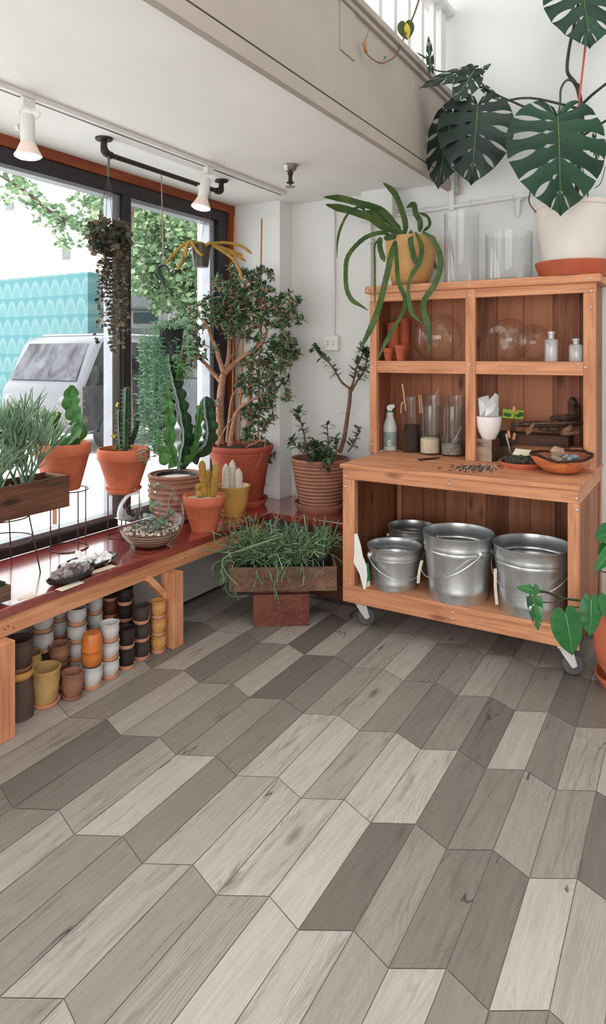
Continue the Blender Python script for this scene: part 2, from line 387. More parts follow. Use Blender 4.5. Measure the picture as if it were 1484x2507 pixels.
# railing on the mezzanine
rl = T('stair_railing', 'white wooden balustrade on the mezzanine edge above the beam', 'railing', (-1.43, 3, 3.125))
us = (880, 926, 963, 997, 1030, 1059)
for u in us:
    y = at(u, 60, X=-1.43).y
    MB().box(-1.445, -1.415, y - .02, y + .02, 3.125, 3.62).build('baluster', WHITE, rl, smooth=False, bevel=.002)
for k in range(10):
    y = at(880, 60, X=-1.43).y - .125 * (k + 1)
    MB().box(-1.445, -1.415, y - .02, y + .02, 3.125, 3.62).build('baluster', WHITE, rl, smooth=False, bevel=.002)
MB().box(-1.47, -1.40, 3.97, 4.05, 3.125, 3.62).build('newel_post', WHITE, rl, smooth=False, bevel=.003)
MB().box(-1.49, -1.36, 1.0, 4.098, 3.62, 3.66).build('handrail', WHITE, rl, smooth=False, bevel=.006)
# ================================================================= OUTSIDE
PAVE = pm('pavement', C(236, 234, 230), .9, var=.05, scale=1.5)
struct(MB().box(-40, -3.3, -20, 45, -.12, -.02).build('ground', PAVE, smooth=False))
a, b = at(0, 680, Y=9.), at(215, 665, Y=9.)
m, nt, out = newmat('teal_scales'); bs = bsdf(nt, out, .7)
vec = mapping(nt, (1, 1, 1)); sx = N(nt, 'ShaderNodeSeparateXYZ'); nt.links.new(vec, sx.inputs[0])
row = math_(nt, 'MULTIPLY', sx.outputs[2], 2.6); ri = math_(nt, 'FLOOR', row); rf = math_(nt, 'FRACT', row)
xx = math_(nt, 'FRACT', math_(nt, 'ADD', math_(nt, 'MULTIPLY', sx.outputs[0], 3.3), math_(nt, 'MULTIPLY', ri, .5)))
xx = math_(nt, 'SUBTRACT', xx, .5)
r2 = math_(nt, 'SQRT', math_(nt, 'ADD', math_(nt, 'POWER', math_(nt, 'MULTIPLY', xx, 1.7), 2), math_(nt, 'POWER', rf, 2)))
c = ramp(nt, r2, [(.0, CX(146, 214, 220)), (.55, CX(150, 216, 222)), (.74, CX(186, 232, 234)), (.84, CX(150, 218, 224)), (.95, CX(122, 200, 210))])
nt.links.new(c, bs.inputs['Base Color']); TEAL = m
o = MB().box(-24, b.x, 9, 9.3, -.02, b.z).build('mural_wall', TEAL, smooth=False); tag(o, 'teal outdoor wall with a fish-scale pattern beyond the window', 'wall')
mb = MB().box(-32, -16.5, 12.5, 13, -.02, 9)
ob = T('white_building', 'tall pale building behind the teal scale wall', 'building', (-20, 12.5, -.02))
mb.build('wall', pm('white_render', C(240, 240, 240), .9, var=.01), ob, smooth=False)
for u0, v0, u1, v1 in ((155, 606, 171, 636), (15, 498, 33, 512)):
    a, b = at(u0, v0, Y=12.48), at(u1, v1, Y=12.48)
    MB().box(a.x, b.x, 12.44, 12.5, b.z, a.z).build('window', pm('pale_window', CX(196, 206, 214), .3), ob, smooth=False)
ob = T('grey_house', 'small grey building with a dark window seen through the right window pane', 'building', at(360, 900, D=17))
a, b = at(296, 728, D=17), at(408, 860, D=17)
GH = pm('grey_render', CX(214, 212, 210), .9, var=.03)
XF = Matrix.Translation(at(352, 870, D=17)) @ Matrix.Rotation(YAW, 4, 'Z')
MB().box(-2.2, .75, 0, 2, -1.6, 1.15, XF).build('wall', GH, ob, smooth=False)
MB().box(-2.3, .9, -.15, 2.1, 1.15, 1.55, XF).build('roof', pm('roof_grey', CX(176, 176, 178), .8), ob, smooth=False, bevel=.08)
MB().box(-.25, .38, -.04, .05, .82, 1.08, XF).build('window', pm('dark_window', CX(86, 100, 104), .2), ob, smooth=False)
MB().box(-2.2, .76, -.06, .0, .55, .68, XF).build('ledge', pm('ledge_grey', CX(150, 148, 146), .8), ob, smooth=False)
XF = Matrix.Translation(at(402, 870, D=15)) @ Matrix.Rotation(YAW, 4, 'Z')
o = MB().box(-.11, .11, -.1, .1, -1.5, 1.3, XF).build('street_post', pm('post_white', CX(232, 226, 222), .8), smooth=False, bevel=.01); tag(o, 'pale square post standing beside the small grey building outside', 'post')
def van(name, label, x, y, W, L, Hh, paint, side, ws, dark):
    v = T(name, label, 'van', (x, y, 0))
    prof = [(0, .35), (-.02, .75), (.05, 1.02), (.75, 1.18), (1.45, Hh - .1), (1.75, Hh), (L - .3, Hh), (L, Hh - .25), (L, .35)] if False else [(0.02, .32), (-.03, .62), (.0, .98), (.10, 1.10), (.42, Hh - .12), (.62, Hh - .02), (.9, Hh), (L - .3, Hh), (L, Hh - .3), (L, .32)]
    vs = [(x - (0 if s == 0 else W), y + p[0], p[1]) for s in (0, 1) for p in prof]; n = len(prof)
    mb = MB().add(vs, [tuple(range(n)), tuple(reversed(range(n, 2 * n)))] + [(i, n + i, n + (i + 1) % n, (i + 1) % n) for i in range(n)])
    mb.build('body', paint, v, smooth=True, ang=50, bevel=.09)
    q = [(-.0, .98), (.10, 1.13), (.41, Hh - .14)]
    mb = MB(); k = .12
    mb.add([(x - k, y + .085, 1.12), (x - W + k, y + .085, 1.12), (x - W + k + .08, y + .405, Hh - .14), (x - k - .08, y + .405, Hh - .14)], [(0, 1, 2, 3)]); mb.build('windshield', ws, v, smooth=False)
    mb = MB(); mb.add([(x + .008, y + .16, 1.035), (x + .008, y + L - .2, 1.035), (x + .008, y + L - .3, Hh - .12), (x + .008, y + .50, Hh - .12)], [(0, 1, 2, 3)]); mb.build('side_window', side, v, smooth=False)
    mb = MB(); mb.add([(x + .006, y + .12, .36), (x + .006, y + L - .1, .36), (x + .006, y + L - .1, 1.03), (x + .006, y + .12, 1.03)], [(0, 1, 2, 3)]); mb.build('side_panel', dark, v, smooth=False)
    MB().box(x - W + .1, x - .1, y + .72, y + L - .35, Hh - .012, Hh + .02).build('roof', pm('white_roof', CX(250, 250, 250, .6), .3), v, smooth=True, bevel=.03)
    for yy in (.75, L - .8):
        for sx_ in (0, -1):
            xx = x - .08 + sx_ * (W - .2)
            MB().lathe([(.0, 0), (.30, 0), (.33, .05), (.33, .18), (.2, .2), (0, .2)], (0, 0, 0), 24, Matrix.Translation((xx - .08, y + yy, .315)) @ Matrix.Rotation(math.pi / 2, 4, 'Y')).build('wheel', BLKP, v)
    for sx_ in (.25, W - .25): MB().ball((x - sx_, y + .0, .82), .13, 10, (1.2, .3, .6)).build('headlight', GLASSD, v)
    MB().box(x - W / 2 - .25, x - W / 2 + .25, y - .035, y - .02, .5, .62).build('number_plate', WP, v, smooth=False)
    return v
VP = pm('van_paint', CX(176, 176, 184), .25, var=.02, spec=.6)
m, nt, out = newmat('windshield_painted_reflection'); bs = bsdf(nt, out, .12, .0, .15); f = noise_(nt, mapping(nt, (2, 2, 1.2)), 1.6, 4, .6, 1.)
nt.links.new(ramp(nt, f, [(.35, CX(96, 94, 100)), (.5, CX(152, 150, 158)), (.7, CX(184, 184, 194))]), bs.inputs[0]); WS = m  # reflected street and sky are painted into the windshield colour
m, nt, out = newmat('dark_glass_painted_reflection'); bs = bsdf(nt, out, .12, 0., .12); f = noise_(nt, mapping(nt, (1, 2, 2)), 2.2, 4, .6, .8)
nt.links.new(ramp(nt, f, [(.35, CX(48, 46, 48)), (.55, CX(84, 86, 84)), (.75, CX(110, 132, 120))]), bs.inputs[0]); SG = m  # green reflections mottled into the base colour of the dark pane
van('parked_van', 'silver van with light roof and dark side parked outside the window', -8.0, 6.8, 1.8, 4.3, 1.83, VP, SG, WS, pm('van_dark_paint', CX(96, 94, 98), .2, var=.3, scale=3, spec=.2))
m, nt, out = newmat('teal_painted_reflection'); bs = bsdf(nt, out, .1, 0., .15); nt.links.new(ramp(nt, noise_(nt, mapping(nt), 2.5, 3), [(.35, CX(160, 214, 214)), (.65, CX(196, 214, 218))]), bs.inputs[0])  # teal reflection is painted into the pane colour
van('pale_van', 'pale grey van with a teal reflection painted into its window seen between the cactus and jade plant', -6.1, 8.7, 1.7, 4.2, 1.62, pm('pale_paint', CX(190, 190, 200), .3, var=.03), m, WS, pm('pale_paint_low', CX(178, 178, 190), .3, var=.04))
TLEAF = leafm('street_tree_leaf', CX(84, 120, 92, .6), CX(136, 168, 120, .6), .6, .42, CX(190, 210, 164, .6)); BARK = pm('street_bark', CX(140, 112, 96), .9, var=.3)
def tree(label, blobs, D, dj, trunk, n, sz):
    t = T('street_tree', label, 'tree', at(*trunk[0], D=D).to_2d().to_3d())
    mb = MB()
    for (u, v, r) in blobs:
        for k in range(int(n * r * r / 900)):
            a = R.uniform(0, 6.283); q = r * math.sqrt(R.random()); d = D + R.gauss(0, dj)
            p = at(u + q * math.cos(a), v + q * math.sin(a) * .9, D=d); s = sz * R.uniform(.6, 1.3)
            mb.leaf(frame(p, rdir(-.8, .4), rdir(.2, 1)), s, s * .8, 2, .1, .2)
    mb.build('foliage', TLEAF, t, smooth=False)
    tb = MB()
    g = at(*trunk[0], D=D); g0 = at(trunk[2], 870, D=D + 3.9) if len(trunk) > 2 else g; tb.tube([Vector((g0.x, g0.y, -.02)), Vector((g0.x, g0.y, 1.2)), g], [.16, .13, .1], 8)
    for br, r0, r1 in trunk[1]:
        pts = spline([at(x, y, D=D + .0) for x, y in br], 12); tb.tube(pts, [r0 + (r1 - r0) * i / 12 for i in range(13)], 6)
    tb.build('trunk', BARK, t)
bl = [(20, 430, 38), (60, 470, 38), (95, 505, 30), (130, 520, 30), (150, 545, 32), (205, 540, 34), (195, 490, 26), (235, 475, 36), (250, 520, 36), (215, 590, 20), (160, 590, 18), (158, 612, 9), (15, 490, 16), (30, 520, 8), (240, 570, 26), (270, 470, 30), (270, 540, 20), (90, 540, 10)]
tree('leafy tree reaching its long branch across the left window', bl, 9.5, .35, ((300, 640), [([(300, 640), (250, 580), (180, 550), (130, 525), (75, 478), (0, 430)], .07, .015), ([(250, 580), (250, 500), (270, 440)], .05, .012), ([(300, 640), (320, 520), (345, 470)], .09, .02)]), 54, .10)
bl = [(345, 520, 45), (400, 540, 50), (450, 560, 50), (500, 580, 45), (340, 590, 45), (395, 620, 50), (450, 640, 55), (500, 660, 50), (340, 660, 40), (385, 690, 45), (440, 710, 45), (500, 740, 45), (345, 705, 22), (535, 640, 40), (470, 780, 40), (395, 745, 26), (440, 800, 30), (350, 500, 30)]
tree('dense leafy tree filling the right window pane', bl, 12.5, .7, ((470, 720), [([(470, 720), (440, 640), (390, 560), (345, 505), (315, 480)], .10, .02), ([(455, 690), (500, 600), (520, 540)], .07, .02)], 570), 230, .115)
# ================================================================= LIGHT
w = bpy.data.worlds.new('World'); scene.world = w; w.use_nodes = True
nt = w.node_tree; nt.nodes.clear(); wo = nt.nodes.new('ShaderNodeOutputWorld'); bg = nt.nodes.new('ShaderNodeBackground')
bg.inputs[0].default_value = (.965, .985, 1.0, 1); bg.inputs[1].default_value = 3.9; nt.links.new(bg.outputs[0], wo.inputs[0])
def area(name, loc, rot, sx, sy, e, col=(1, .97, .93)):
    l = bpy.data.lights.new(name, 'AREA'); l.shape = 'RECTANGLE'; l.size = sx; l.size_y = sy; l.energy = e; l.color = col
    o = bpy.data.objects.new(name, l); COL.objects.link(o); o.location = loc; o.rotation_euler = rot; return o
area('overhead_fill', (1.2, 1.4, TALL - .03), (0, 0, 0), 3.0, 3.6, 55, (.93, .97, 1))  # added overhead fill, no roof opening is built here
dl = area('floor_fill', (-.35, .75, 3.3), (0, 0, 0), 1.6, 1.4, 16, (1, .98, .96)); dl.data.spread = math.radians(95)  # added unseen fill that brightens the foreground floor, no fixture
area('rear_fill', (.4, -1.36, 1.5), (math.radians(90), 0, 0), 3.5, 1.8, 92, (1, .985, .965))  # added fill from behind the camera, in front of a closed wall
scene.view_settings.view_transform = 'Standard'; scene.view_settings.look = 'None'; scene.view_settings.exposure = 0.0
cy = scene.cycles; cy.max_bounces = 8; cy.diffuse_bounces = 4; cy.glossy_bounces = 3; cy.transmission_bounces = 4; cy.transparent_max_bounces = 16
cy.caustics_reflective = False; cy.caustics_refractive = False; cy.use_denoising = True; cy.sample_clamp_indirect = 6
# ================================================================= WINDOW BENCH
HOLE = pm('screw_hole', C(60, 38, 28), .8)
BZ = .50; BXF = -2.385
bench = T('window_bench', 'long low bench with dark red top and cedar legs under the window', 'bench', (-2.6, 2.6, 0))
mb = MB(); ys = [.7, 1.5, 2.3, 3.1, 3.56]
# L-shaped slab: along the window, then a deep corner platform
pl = [(-2.955, .7), (BXF, .7), (BXF, 3.56), (-1.80, 3.56), (-1.80, 4.09), (COLX + .005, 4.09), (COLX + .005, COLY - .005), (-2.955, COLY - .005)]
n = len(pl)
mb.add([(x, y, BZ - .04) for x, y in pl] + [(x, y, BZ) for x, y in pl], [tuple(reversed(range(n))), tuple(range(n, 2 * n))] + [(i, (i + 1) % n, n + (i + 1) % n, n + i) for i in range(n)])
mb.build('tabletop', RED, bench, smooth=False, bevel=.004)
MB().box(-2.42, BXF - .012, .7, 3.50, BZ - .118, BZ - .041).build('front_rail', WY, bench, smooth=False, bevel=.003)
for y in (1.612, 2.602):
    MB().box(-2.372 - .04, -2.322, y, y + .075, 0, BZ - .1185).build('leg', WZ, bench, smooth=False, bevel=.003) if False else MB().box(-2.425, -2.335, y, y + .075, 0, BZ - .1185).build('leg', WZ, bench, smooth=False, bevel=.003)
q = MB().box(-.018, .018, -.016, .016, -.10, .10, Matrix.Translation((-2.40, 2.548, .320)) @ Matrix.Rotation(math.radians(45), 4, 'X'))
q.build('corner_brace', WY, bench, smooth=False)
DKX = wood('dark_board_x', *DKW, 'x')
MB().box(-2.12, -1.80, 3.58, 3.60, .03, BZ - .041).build('front_board', DKX, bench, smooth=False)
MB().box(-1.86, -1.80, 3.60, 3.66, 0, BZ - .041).build('leg', DKX, bench, smooth=False)
for (u, v) in ((12, 1541), (20, 1533), (34, 1537), (452, 1366), (455, 1357)):
    p = at(u, v, X=BXF - .0115); MB().ball((BXF - .0125, p.y, p.z), .004, 8, (.4, 1, 1)).build('screw_hole', HOLE, bench)
# ================================================================= POTTING BENCH (wheeled cedar hutch)
YF, YU, YB = 3.31, 3.78, 4.08
pb = T('potting_bench', 'cedar potting hutch on casters with upper shelves and open lower bay', 'shelf unit', (-1.13, 3.7, 0))
L0, L1 = at(839, 1300, Y=YF).x, at(1418, 1300, Y=YF).x
zc = .90; zb0 = .14; zb1 = .236; za0 = .816
ox0, ox1 = at(832, 1135, Y=YF - .01).x, at(1421, 1189, Y=YF - .01).x
MB().box(ox0, ox1, YF - .012, YB, zc - .022, zc).build('countertop', WX, pb, smooth=False, bevel=.003)
MB().box(L0, L1, YF, YF + .022, za0, zc - .0225).build('apron', WX, pb, smooth=False, bevel=.003)
MB().box(L0, L1, YF, YF + .022, zb0, zb1).build('bottom_rail', WX, pb, smooth=False, bevel=.003)
pw = at(868, 1300, Y=YF).x - L0
MB().box(L0, L0 + pw, YF, YF + .045, zb1, za0).build('post', WZ, pb, smooth=False, bevel=.003)
MB().box(L1 - .05, L1, YF, YF + .045, zb1, za0).build('post', WZ, pb, smooth=False, bevel=.003)
for x in (L0, L1 - .045): MB().box(x, x + .045, YB - .05, YB, zb0, zc - .023).build('post', WZ, pb, smooth=False, bevel=.003)
MB().box(L0 + .005, L1 - .005, YF + .022, YB - .022, zb1 - .02, zb1).build('bottom_shelf', WX, pb, smooth=False)
def planks(x0, x1, y0, y1, z0, z1, w, ax='x'):
    mb = MB(); a = x0 if ax == 'x' else y0; e = x1 if ax == 'x' else y1
    while a < e - .01:
        b = min(e, a + w * R.uniform(.9, 1.1))
        if ax == 'x': mb.box(a + .0015, b - .0015, y0, y1, z0, z1)
        else: mb.box(x0, x1, a + .0002, b - .0002, z0, z1)
        a = b
    return mb
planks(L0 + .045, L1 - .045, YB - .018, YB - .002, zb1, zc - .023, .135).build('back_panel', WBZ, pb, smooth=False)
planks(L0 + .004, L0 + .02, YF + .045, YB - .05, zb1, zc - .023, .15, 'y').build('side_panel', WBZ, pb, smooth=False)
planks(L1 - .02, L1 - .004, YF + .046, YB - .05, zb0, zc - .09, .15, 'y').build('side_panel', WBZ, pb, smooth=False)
MB().box(L1 - .022, L1 - .001, YF + .023, YB - .05, zc - .088, zc - .023).build('side_rail', WY, pb, smooth=False)
U0, U1 = at(905, 900, Y=YU).x, at(1458, 800, Y=YU).x
ztop0, ztop1 = at(893, 722, Y=YU).z, at(893, 704, Y=YU).z
ztop1 = (ztop1 + at(1471, 668, Y=YU).z) / 2; ztop0 = ztop1 - .044
t0, t1 = at(893, 704, Y=YU - .02).x, at(1470, 668, Y=YU - .02).x
zr = ztop0 - .052
MB().box(t0, t1, YU - .02, YB, ztop0, ztop1).build('top_board', WX, pb, smooth=False, bevel=.004)
MB().box(U0, U1 + .004, YU, YU + .022, zr, ztop0).build('top_rail', WX, pb, smooth=False, bevel=.003)
wl = at(922, 900, Y=YU).x - U0; wr = U1 - at(1428, 900, Y=YU).x
MB().box(U0, U0 + wl, YU, YU + .04, zc, zr).build('post', WZ, pb, smooth=False, bevel=.003)
MB().box(U1 - wr, U1, YU, YU + .04, zc, zr).build('post', WZ, pb, smooth=False, bevel=.003)
d0, d1 = at(1140, 900, Y=YU).x, at(1164, 900, Y=YU).x
MB().box(d0, d1, YU - .004, YU + .03, zc, zr + .05).build('center_post', WZ, pb, smooth=False, bevel=.003)
zs1 = (at(922, 883, Y=YU).z + at(1428, 886, Y=YU).z) / 2; zs0 = (at(922, 914, Y=YU).z + at(1428, 918, Y=YU).z) / 2
MB().box(U0 + wl, d0, YU + .003, YU + .022, zs0, zs1).build('shelf_rail', WX, pb, smooth=False, bevel=.002)
MB().box(d1, U1 - wr, YU + .003, YU + .022, zs0, zs1).build('shelf_rail', WX, pb, smooth=False, bevel=.002)
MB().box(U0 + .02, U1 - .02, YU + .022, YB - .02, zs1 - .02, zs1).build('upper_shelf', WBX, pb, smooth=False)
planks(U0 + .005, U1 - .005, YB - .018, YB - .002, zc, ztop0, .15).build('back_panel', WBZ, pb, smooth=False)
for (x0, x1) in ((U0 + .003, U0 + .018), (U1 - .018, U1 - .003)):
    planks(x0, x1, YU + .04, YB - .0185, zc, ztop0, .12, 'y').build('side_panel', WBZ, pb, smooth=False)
for (u, v, Y) in ((900, 712, YU - .02), (907, 735, YU), (909, 812, YU), (911, 900, YU), (910, 1088, YU), (1149, 697, YU - .02), (1149, 722, YU - .004), (1149, 893, YU - .004), (1445, 681, YU - .02), (1448, 712, YU), (1447, 752, YU), (1434, 900, YU), (1416, 892, YU), (845, 1147, YF), (846, 1165, YF), (845, 1192, YF), (846, 1420, YF), (846, 1440, YF), (846, 1460, YF), (1410, 1201, YF), (1412, 1221, YF), (1413, 1250, YF), (1101, 1174, YF), (1100, 1186, YF), (1108, 1500, YF), (1107, 1516, YF), (905, 905, YU)):
    p = at(u, v, Y=Y); MB().ball((p.x, Y - .0005, p.z), .0065, 8, (1, .35, 1)).build('screw', SCREW, pb)
GRT = pm('caster_tread', C(92, 92, 94), .6, var=.05); GRH = pm('caster_hub', C(214, 214, 212), .5, var=.04)
def caster(x, y, a):
    M = Matrix.Translation((x, y, 0)) @ Matrix.Rotation(a, 4, 'Z')
    mb = MB(); mb.box(-.045, .045, -.035, .035, zb0 - .008, zb0, M); mb.lathe([(.03, zb0 - .03), (.03, zb0 - .008)], n=16, M=M)
    for s in (-1, 1):
        mb.add([(-.028, s * .024, zb0 - .028), (.028, s * .024, zb0 - .028), (.045, s * .024, .05), (.022, s * .024, .04), (-.028, s * .027, zb0 - .028), (.028, s * .027, zb0 - .028), (.045, s * .027, .05), (.022, s * .027, .04)], [(0, 1, 2, 3), (7, 6, 5, 4), (0, 4, 5, 1), (1, 5, 6, 2), (2, 6, 7, 3), (3, 7, 4, 0)], M)
    c = mb.build('caster', WMETAL, pb)
    W = M @ Matrix.Translation((.03, 0, .05)) @ Matrix.Rotation(math.pi / 2, 4, 'X')
    MB().lathe([(.036, -.019), (.045, -.018), (.05, -.010), (.05, .010), (.045, .018), (.036, .019)], n=28, M=W).build('tyre', GRT, c)
    MB().lathe([(.0, -.0215), (.012, -.021), (.012, -.017), (.035, -.019), (.036, -.014), (.036, .014), (.035, .019), (.012, .017), (.012, .021), (.0, .0215)], n=24, M=W).build('wheel_hub', GRH, c)
caster(L0 + .075, YF + .075, math.radians(35)); caster(L1 - .065, YF + .05, math.radians(22)); caster(L0 + .07, YB - .08, .4); caster(L1 - .07, YB - .08, 2.8)
# ================================================================= SHARED PLANT / POT BUILDERS
def Dof(x, y): return x * FW.x + y * FW.y
def pot_profile(h, rt, rb, rim=.2, lip=1.0, wall=.012, soil=.88):
    """classic flared pot with a rim band; returns outer+inner profile"""
    zr = h * (1 - rim); rr = rb + (rt - rb) * .86
    return [(0, 0), (rb * .97, 0), (rb, .006), (rr, zr), (rt * .965, zr + .002), (rt * lip, zr + .008), (rt * lip, h - .004), (rt * lip - .004, h), (rt - wall + .002, h), (rt - wall, h - .005), (rt - wall - .004, h * soil)]
def classic_pot(par, c, h, rt, rb, mat, soilmat=None, rim=.2, soil=.86, name='pot'):
    MB().lathe(pot_profile(h, rt, rb, rim, soil=soil), c, 40).build(name, mat, par, ang=50)
    if soilmat: MB().lathe([(0, h * soil + .006), (rt * .5, h * soil + .004), (rt - .013, h * soil)][::-1], c, 24).build('soil', soilmat, par)
def ringed_profile(h, rt, rb, n, amp, soil=.9, curve=0.):
    p = [(0, 0), (rb, 0)]
    m = n * 6
    for i in range(m + 1):
        t = i / m; r = rb + (rt - rb) * (t ** .8) + curve * math.sin(math.pi * t)
        p.append((r + amp * (.5 - .5 * math.cos(2 * math.pi * t * n)) - amp, h * .94 * t))
    p += [(rt + .004, h * .945), (rt + .006, h * .975), (rt, h), (rt - .01, h), (rt - .014, h * .97), (rt - .018, h * soil)]
    return p
def saucer(par, c, r, h, mat, name='saucer'):
    MB().lathe([(0, 0), (r * .86, 0), (r, h * .85), (r, h), (r - .006, h), (r * .85, h * .35), (0, h * .3)], c, 36).build(name, mat, par, ang=50)
def ribstem(mb, path, r, nrib=3, period=.05, amp=.45, inner=.35, sub=5, tw=0., phase=0.):
    """succulent stem with wavy ribs; returns spine spots"""
    L = sum((path[i + 1] - path[i]).length for i in range(len(path) - 1)); n = max(6, int(L / period * sub)); pts = spline(path, n); spots = []
    b = len(mb.v); k = nrib * 4; x = None
    for i, p in enumerate(pts):
        d = (pts[min(i + 1, n)] - pts[max(i - 1, 0)]).normalized()
        if x is None: x = basis(d)[0]
        x = (x - d * x.dot(d)).normalized(); y = d.cross(x); s = i / n * L
        wv = abs(math.sin(math.pi * s / period + phase)); end = min(1, (L - s) / (r * 1.2) + .12) ** .5
        for j in range(k):
            a = 2 * math.pi * j / k + tw * s; c = (math.cos(a * nrib - tw * s * nrib) * .5 + .5) ** 1.8
            c = (j % 4 == 0) * 1. + (j % 4 in (1, 3)) * .42
            rr = r * end * (inner + (1 - inner) * c * (1 - amp + amp * wv)); q = p + (x * math.cos(a) + y * math.sin(a)) * rr
            mb.v.append(q)
            if j % 4 == 0 and wv > .93: spots.append((q, (q - p).normalized(), d))
    for i in range(n):
        mb.f += [(b + i * k + j, b + i * k + (j + 1) % k, b + (i + 1) * k + (j + 1) % k, b + (i + 1) * k + j) for j in range(k)]
    mb.f.append(tuple(b + n * k + j for j in range(k))); return spots
def spines(mb, spots, L, r=.0009, per=2):
    for q, o, d in spots:
        for s in ((-.5, .6) if per == 2 else (0,)):
            e = (o + d * s + rv(.25)).normalized(); mb.tube([q - o * .002, q + e * L * R.uniform(.7, 1.2)], [r, r * .25], 3, False)
def wires(par, top, rim_c, rim_r, r=.0012, n=3, mat=None, name='hanger_wire', a0=.5):
    for i in range(n):
        a = a0 + 2 * math.pi * i / n
        MB().tube([top, Vector((rim_c[0] + rim_r * math.cos(a), rim_c[1] + rim_r * math.sin(a), rim_c[2]))], r, 5).build(name, mat or WIRE, par)
# leaf materials
LF_JADE = leafm('jade_leaf', C(40, 62, 48), C(82, 112, 80), .33, .12, C(132, 158, 112))
LF_MON = leafm('monstera_leaf', C(18, 50, 34), C(34, 74, 50), .38, .10)
LF_MOND = leafm('monstera_leaf_dark', C(26, 40, 36), C(40, 58, 48), .4, .08)
LF_PHIL = leafm('philodendron_leaf', C(28, 82, 44), C(58, 124, 66), .3, .18)
LF_EPI = leafm('ribbon_cactus', C(24, 48, 34), C(52, 82, 42), .4, .1, C(96, 116, 54))
LF_EUPH = pm('green_cactus', C(74, 128, 62), .5, var=.3, scale=18)
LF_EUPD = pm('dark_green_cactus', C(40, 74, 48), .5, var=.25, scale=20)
LF_PENC = leafm('pencil_stem', C(78, 112, 88), C(126, 156, 126), .5, .05, C(160, 184, 150))
LF_RHIP = leafm('rhipsalis_stem', C(48, 78, 54), C(98, 130, 92), .5, .05, C(166, 186, 144))
LF_BAN = leafm('banana_string', C(84, 134, 108), C(126, 172, 140), .45, .1, C(164, 196, 160))
LF_HEART = leafm('heart_leaf', C(44, 50, 46), C(84, 88, 70), .45, .1, C(128, 104, 82))
LF_MILII = leafm('thorn_leaf', C(48, 72, 52), C(92, 116, 80), .45, .15)
SPINE = pm('pale_spine', C(206, 184, 150), .6, var=.1)
BARKJ = pm('jade_bark', C(172, 126, 100), .8, var=.22, scale=40, bmp=.4)
BARKD = pm('brown_bark', C(116, 88, 68), .9, var=.25, scale=60, bmp=.4)
GOLD = pm('golden_spines', C(196, 152, 74), .85, var=.3, scale=120, bmp=.8)
CAM_DIR = -FW
# ================================================================= PLANTS ON THE WINDOW BENCH
# ---- big jade tree
x, y = -2.69, 3.655; Dj = Dof(x, y); zb = BZ + .03
t = T('jade_tree', 'large jade tree with pale trunks and bamboo stakes in a big terracotta pot', 'potted plant', (x, y, BZ))
saucer(t, (x, y, BZ), .185, .05, TERRAD)
zt = at(588, 1088, D=Dj).z - BZ
MB().lathe([(0, .03), (.14, .03), (.15, .04), (.19, zt - .10), (.205, zt - .07), (.207, zt - .055), (.211, zt - .05), (.208, zt - .042), (.218, zt - .034), (.224, zt - .01), (.22, zt), (.205, zt), (.2, zt - .03)], (x, y, BZ), 44).build('pot', TERRAD, t)
MB().lathe([(.201, zt - .03), (.1, zt - .02), (0, zt - .015)], (x, y, BZ), 24).build('soil', SOIL, t)
tj = lambda P, dd=0.: [p + FW * (dd + R.uniform(-.015, .015)) for p in trace(P, Dj, 350, 500, 2.968)]
limbs = [([(560, 1745), (558, 1600), (560, 1450), (572, 1300), (585, 1230)], .030, .022, 0), ([(575, 1250), (640, 1180), (730, 1105), (820, 1050), (880, 985), (905, 900)], .020, .008, .02),
         ([(590, 1215), (560, 1130), (535, 1040), (505, 980), (480, 900), (445, 840)], .019, .008, -.02), ([(560, 1290), (500, 1225), (440, 1150), (400, 1110), (350, 1080)], .017, .006, .05), ([(400, 1110), (330, 1130), (280, 1190)], .007, .004, .05),
         ([(590, 1215), (615, 1120), (618, 1020), (625, 930), (640, 800), (610, 680)], .018, .006, .08), ([(625, 1120), (660, 1070), (690, 960), (700, 850)], .010, .005, .1), ([(640, 1745), (665, 1600), (690, 1500), (760, 1440), (830, 1400)], .018, .007, -.08),
         ([(745, 1745), (770, 1500), (775, 1300), (790, 1150), (830, 1040)], .022, .010, .06), ([(800, 1110), (850, 900), (840, 720), (790, 600), (800, 500)], .012, .004, .08), ([(850, 820), (930, 760), (1040, 680), (1090, 760)], .009, .004, .1),
         ([(600, 1745), (625, 1500), (640, 1400), (670, 1360)], .014, .006, .1), ([(560, 1480), (500, 1420)], .006, .003, -.05), ([(480, 900), (400, 900), (390, 870)], .006, .004, -.03), ([(690, 960), (640, 760), (720, 780)], .008, .004, .05), ([(560, 1745), (620, 1600), (690, 1520)], .006, .004, -.12), ([(760, 1745), (900, 1700), (830, 1900)], .005, .003, -.14)]
for P, r0, r1, dd in limbs:
    pts = spline(tj(P, dd), 14); MB().tube(pts, [(r0 + (r1 - r0) * i / 14) * (1 + .06 * math.sin(i * 2.3)) for i in range(15)], 9).build('trunk' if P[0][1] == 1745 else 'branch', BARKJ, t)
bl = [(545, 720, 42), (600, 695, 36), (500, 765, 42), (478, 800, 28), (560, 765, 42), (640, 688, 30), (652, 663, 16), (655, 742, 42), (700, 742, 36), (716, 776, 22), (690, 790, 26), (620, 792, 42), (580, 802, 36), (660, 852, 42), (700, 850, 36), (715, 872, 24), (640, 902, 38), (688, 912, 32), (600, 880, 20), (462, 832, 28), (455, 868, 28), (486, 862, 24), (452, 902, 18), (640, 962, 42), (686, 960, 24), (600, 945, 26), (640, 1008, 36), (605, 1010, 20), (622, 1050, 32), (655, 1030, 16), (532, 978, 10), (648, 1082, 14), (575, 665, 18), (610, 735, 40), (535, 690, 20), (590, 760, 30), (520, 855, 14), (690, 860, 30), (655, 1125, 6), (640, 1185, 6), (668, 1110, 7), (595, 1075, 14)]
tw = MB(); mb = MB()
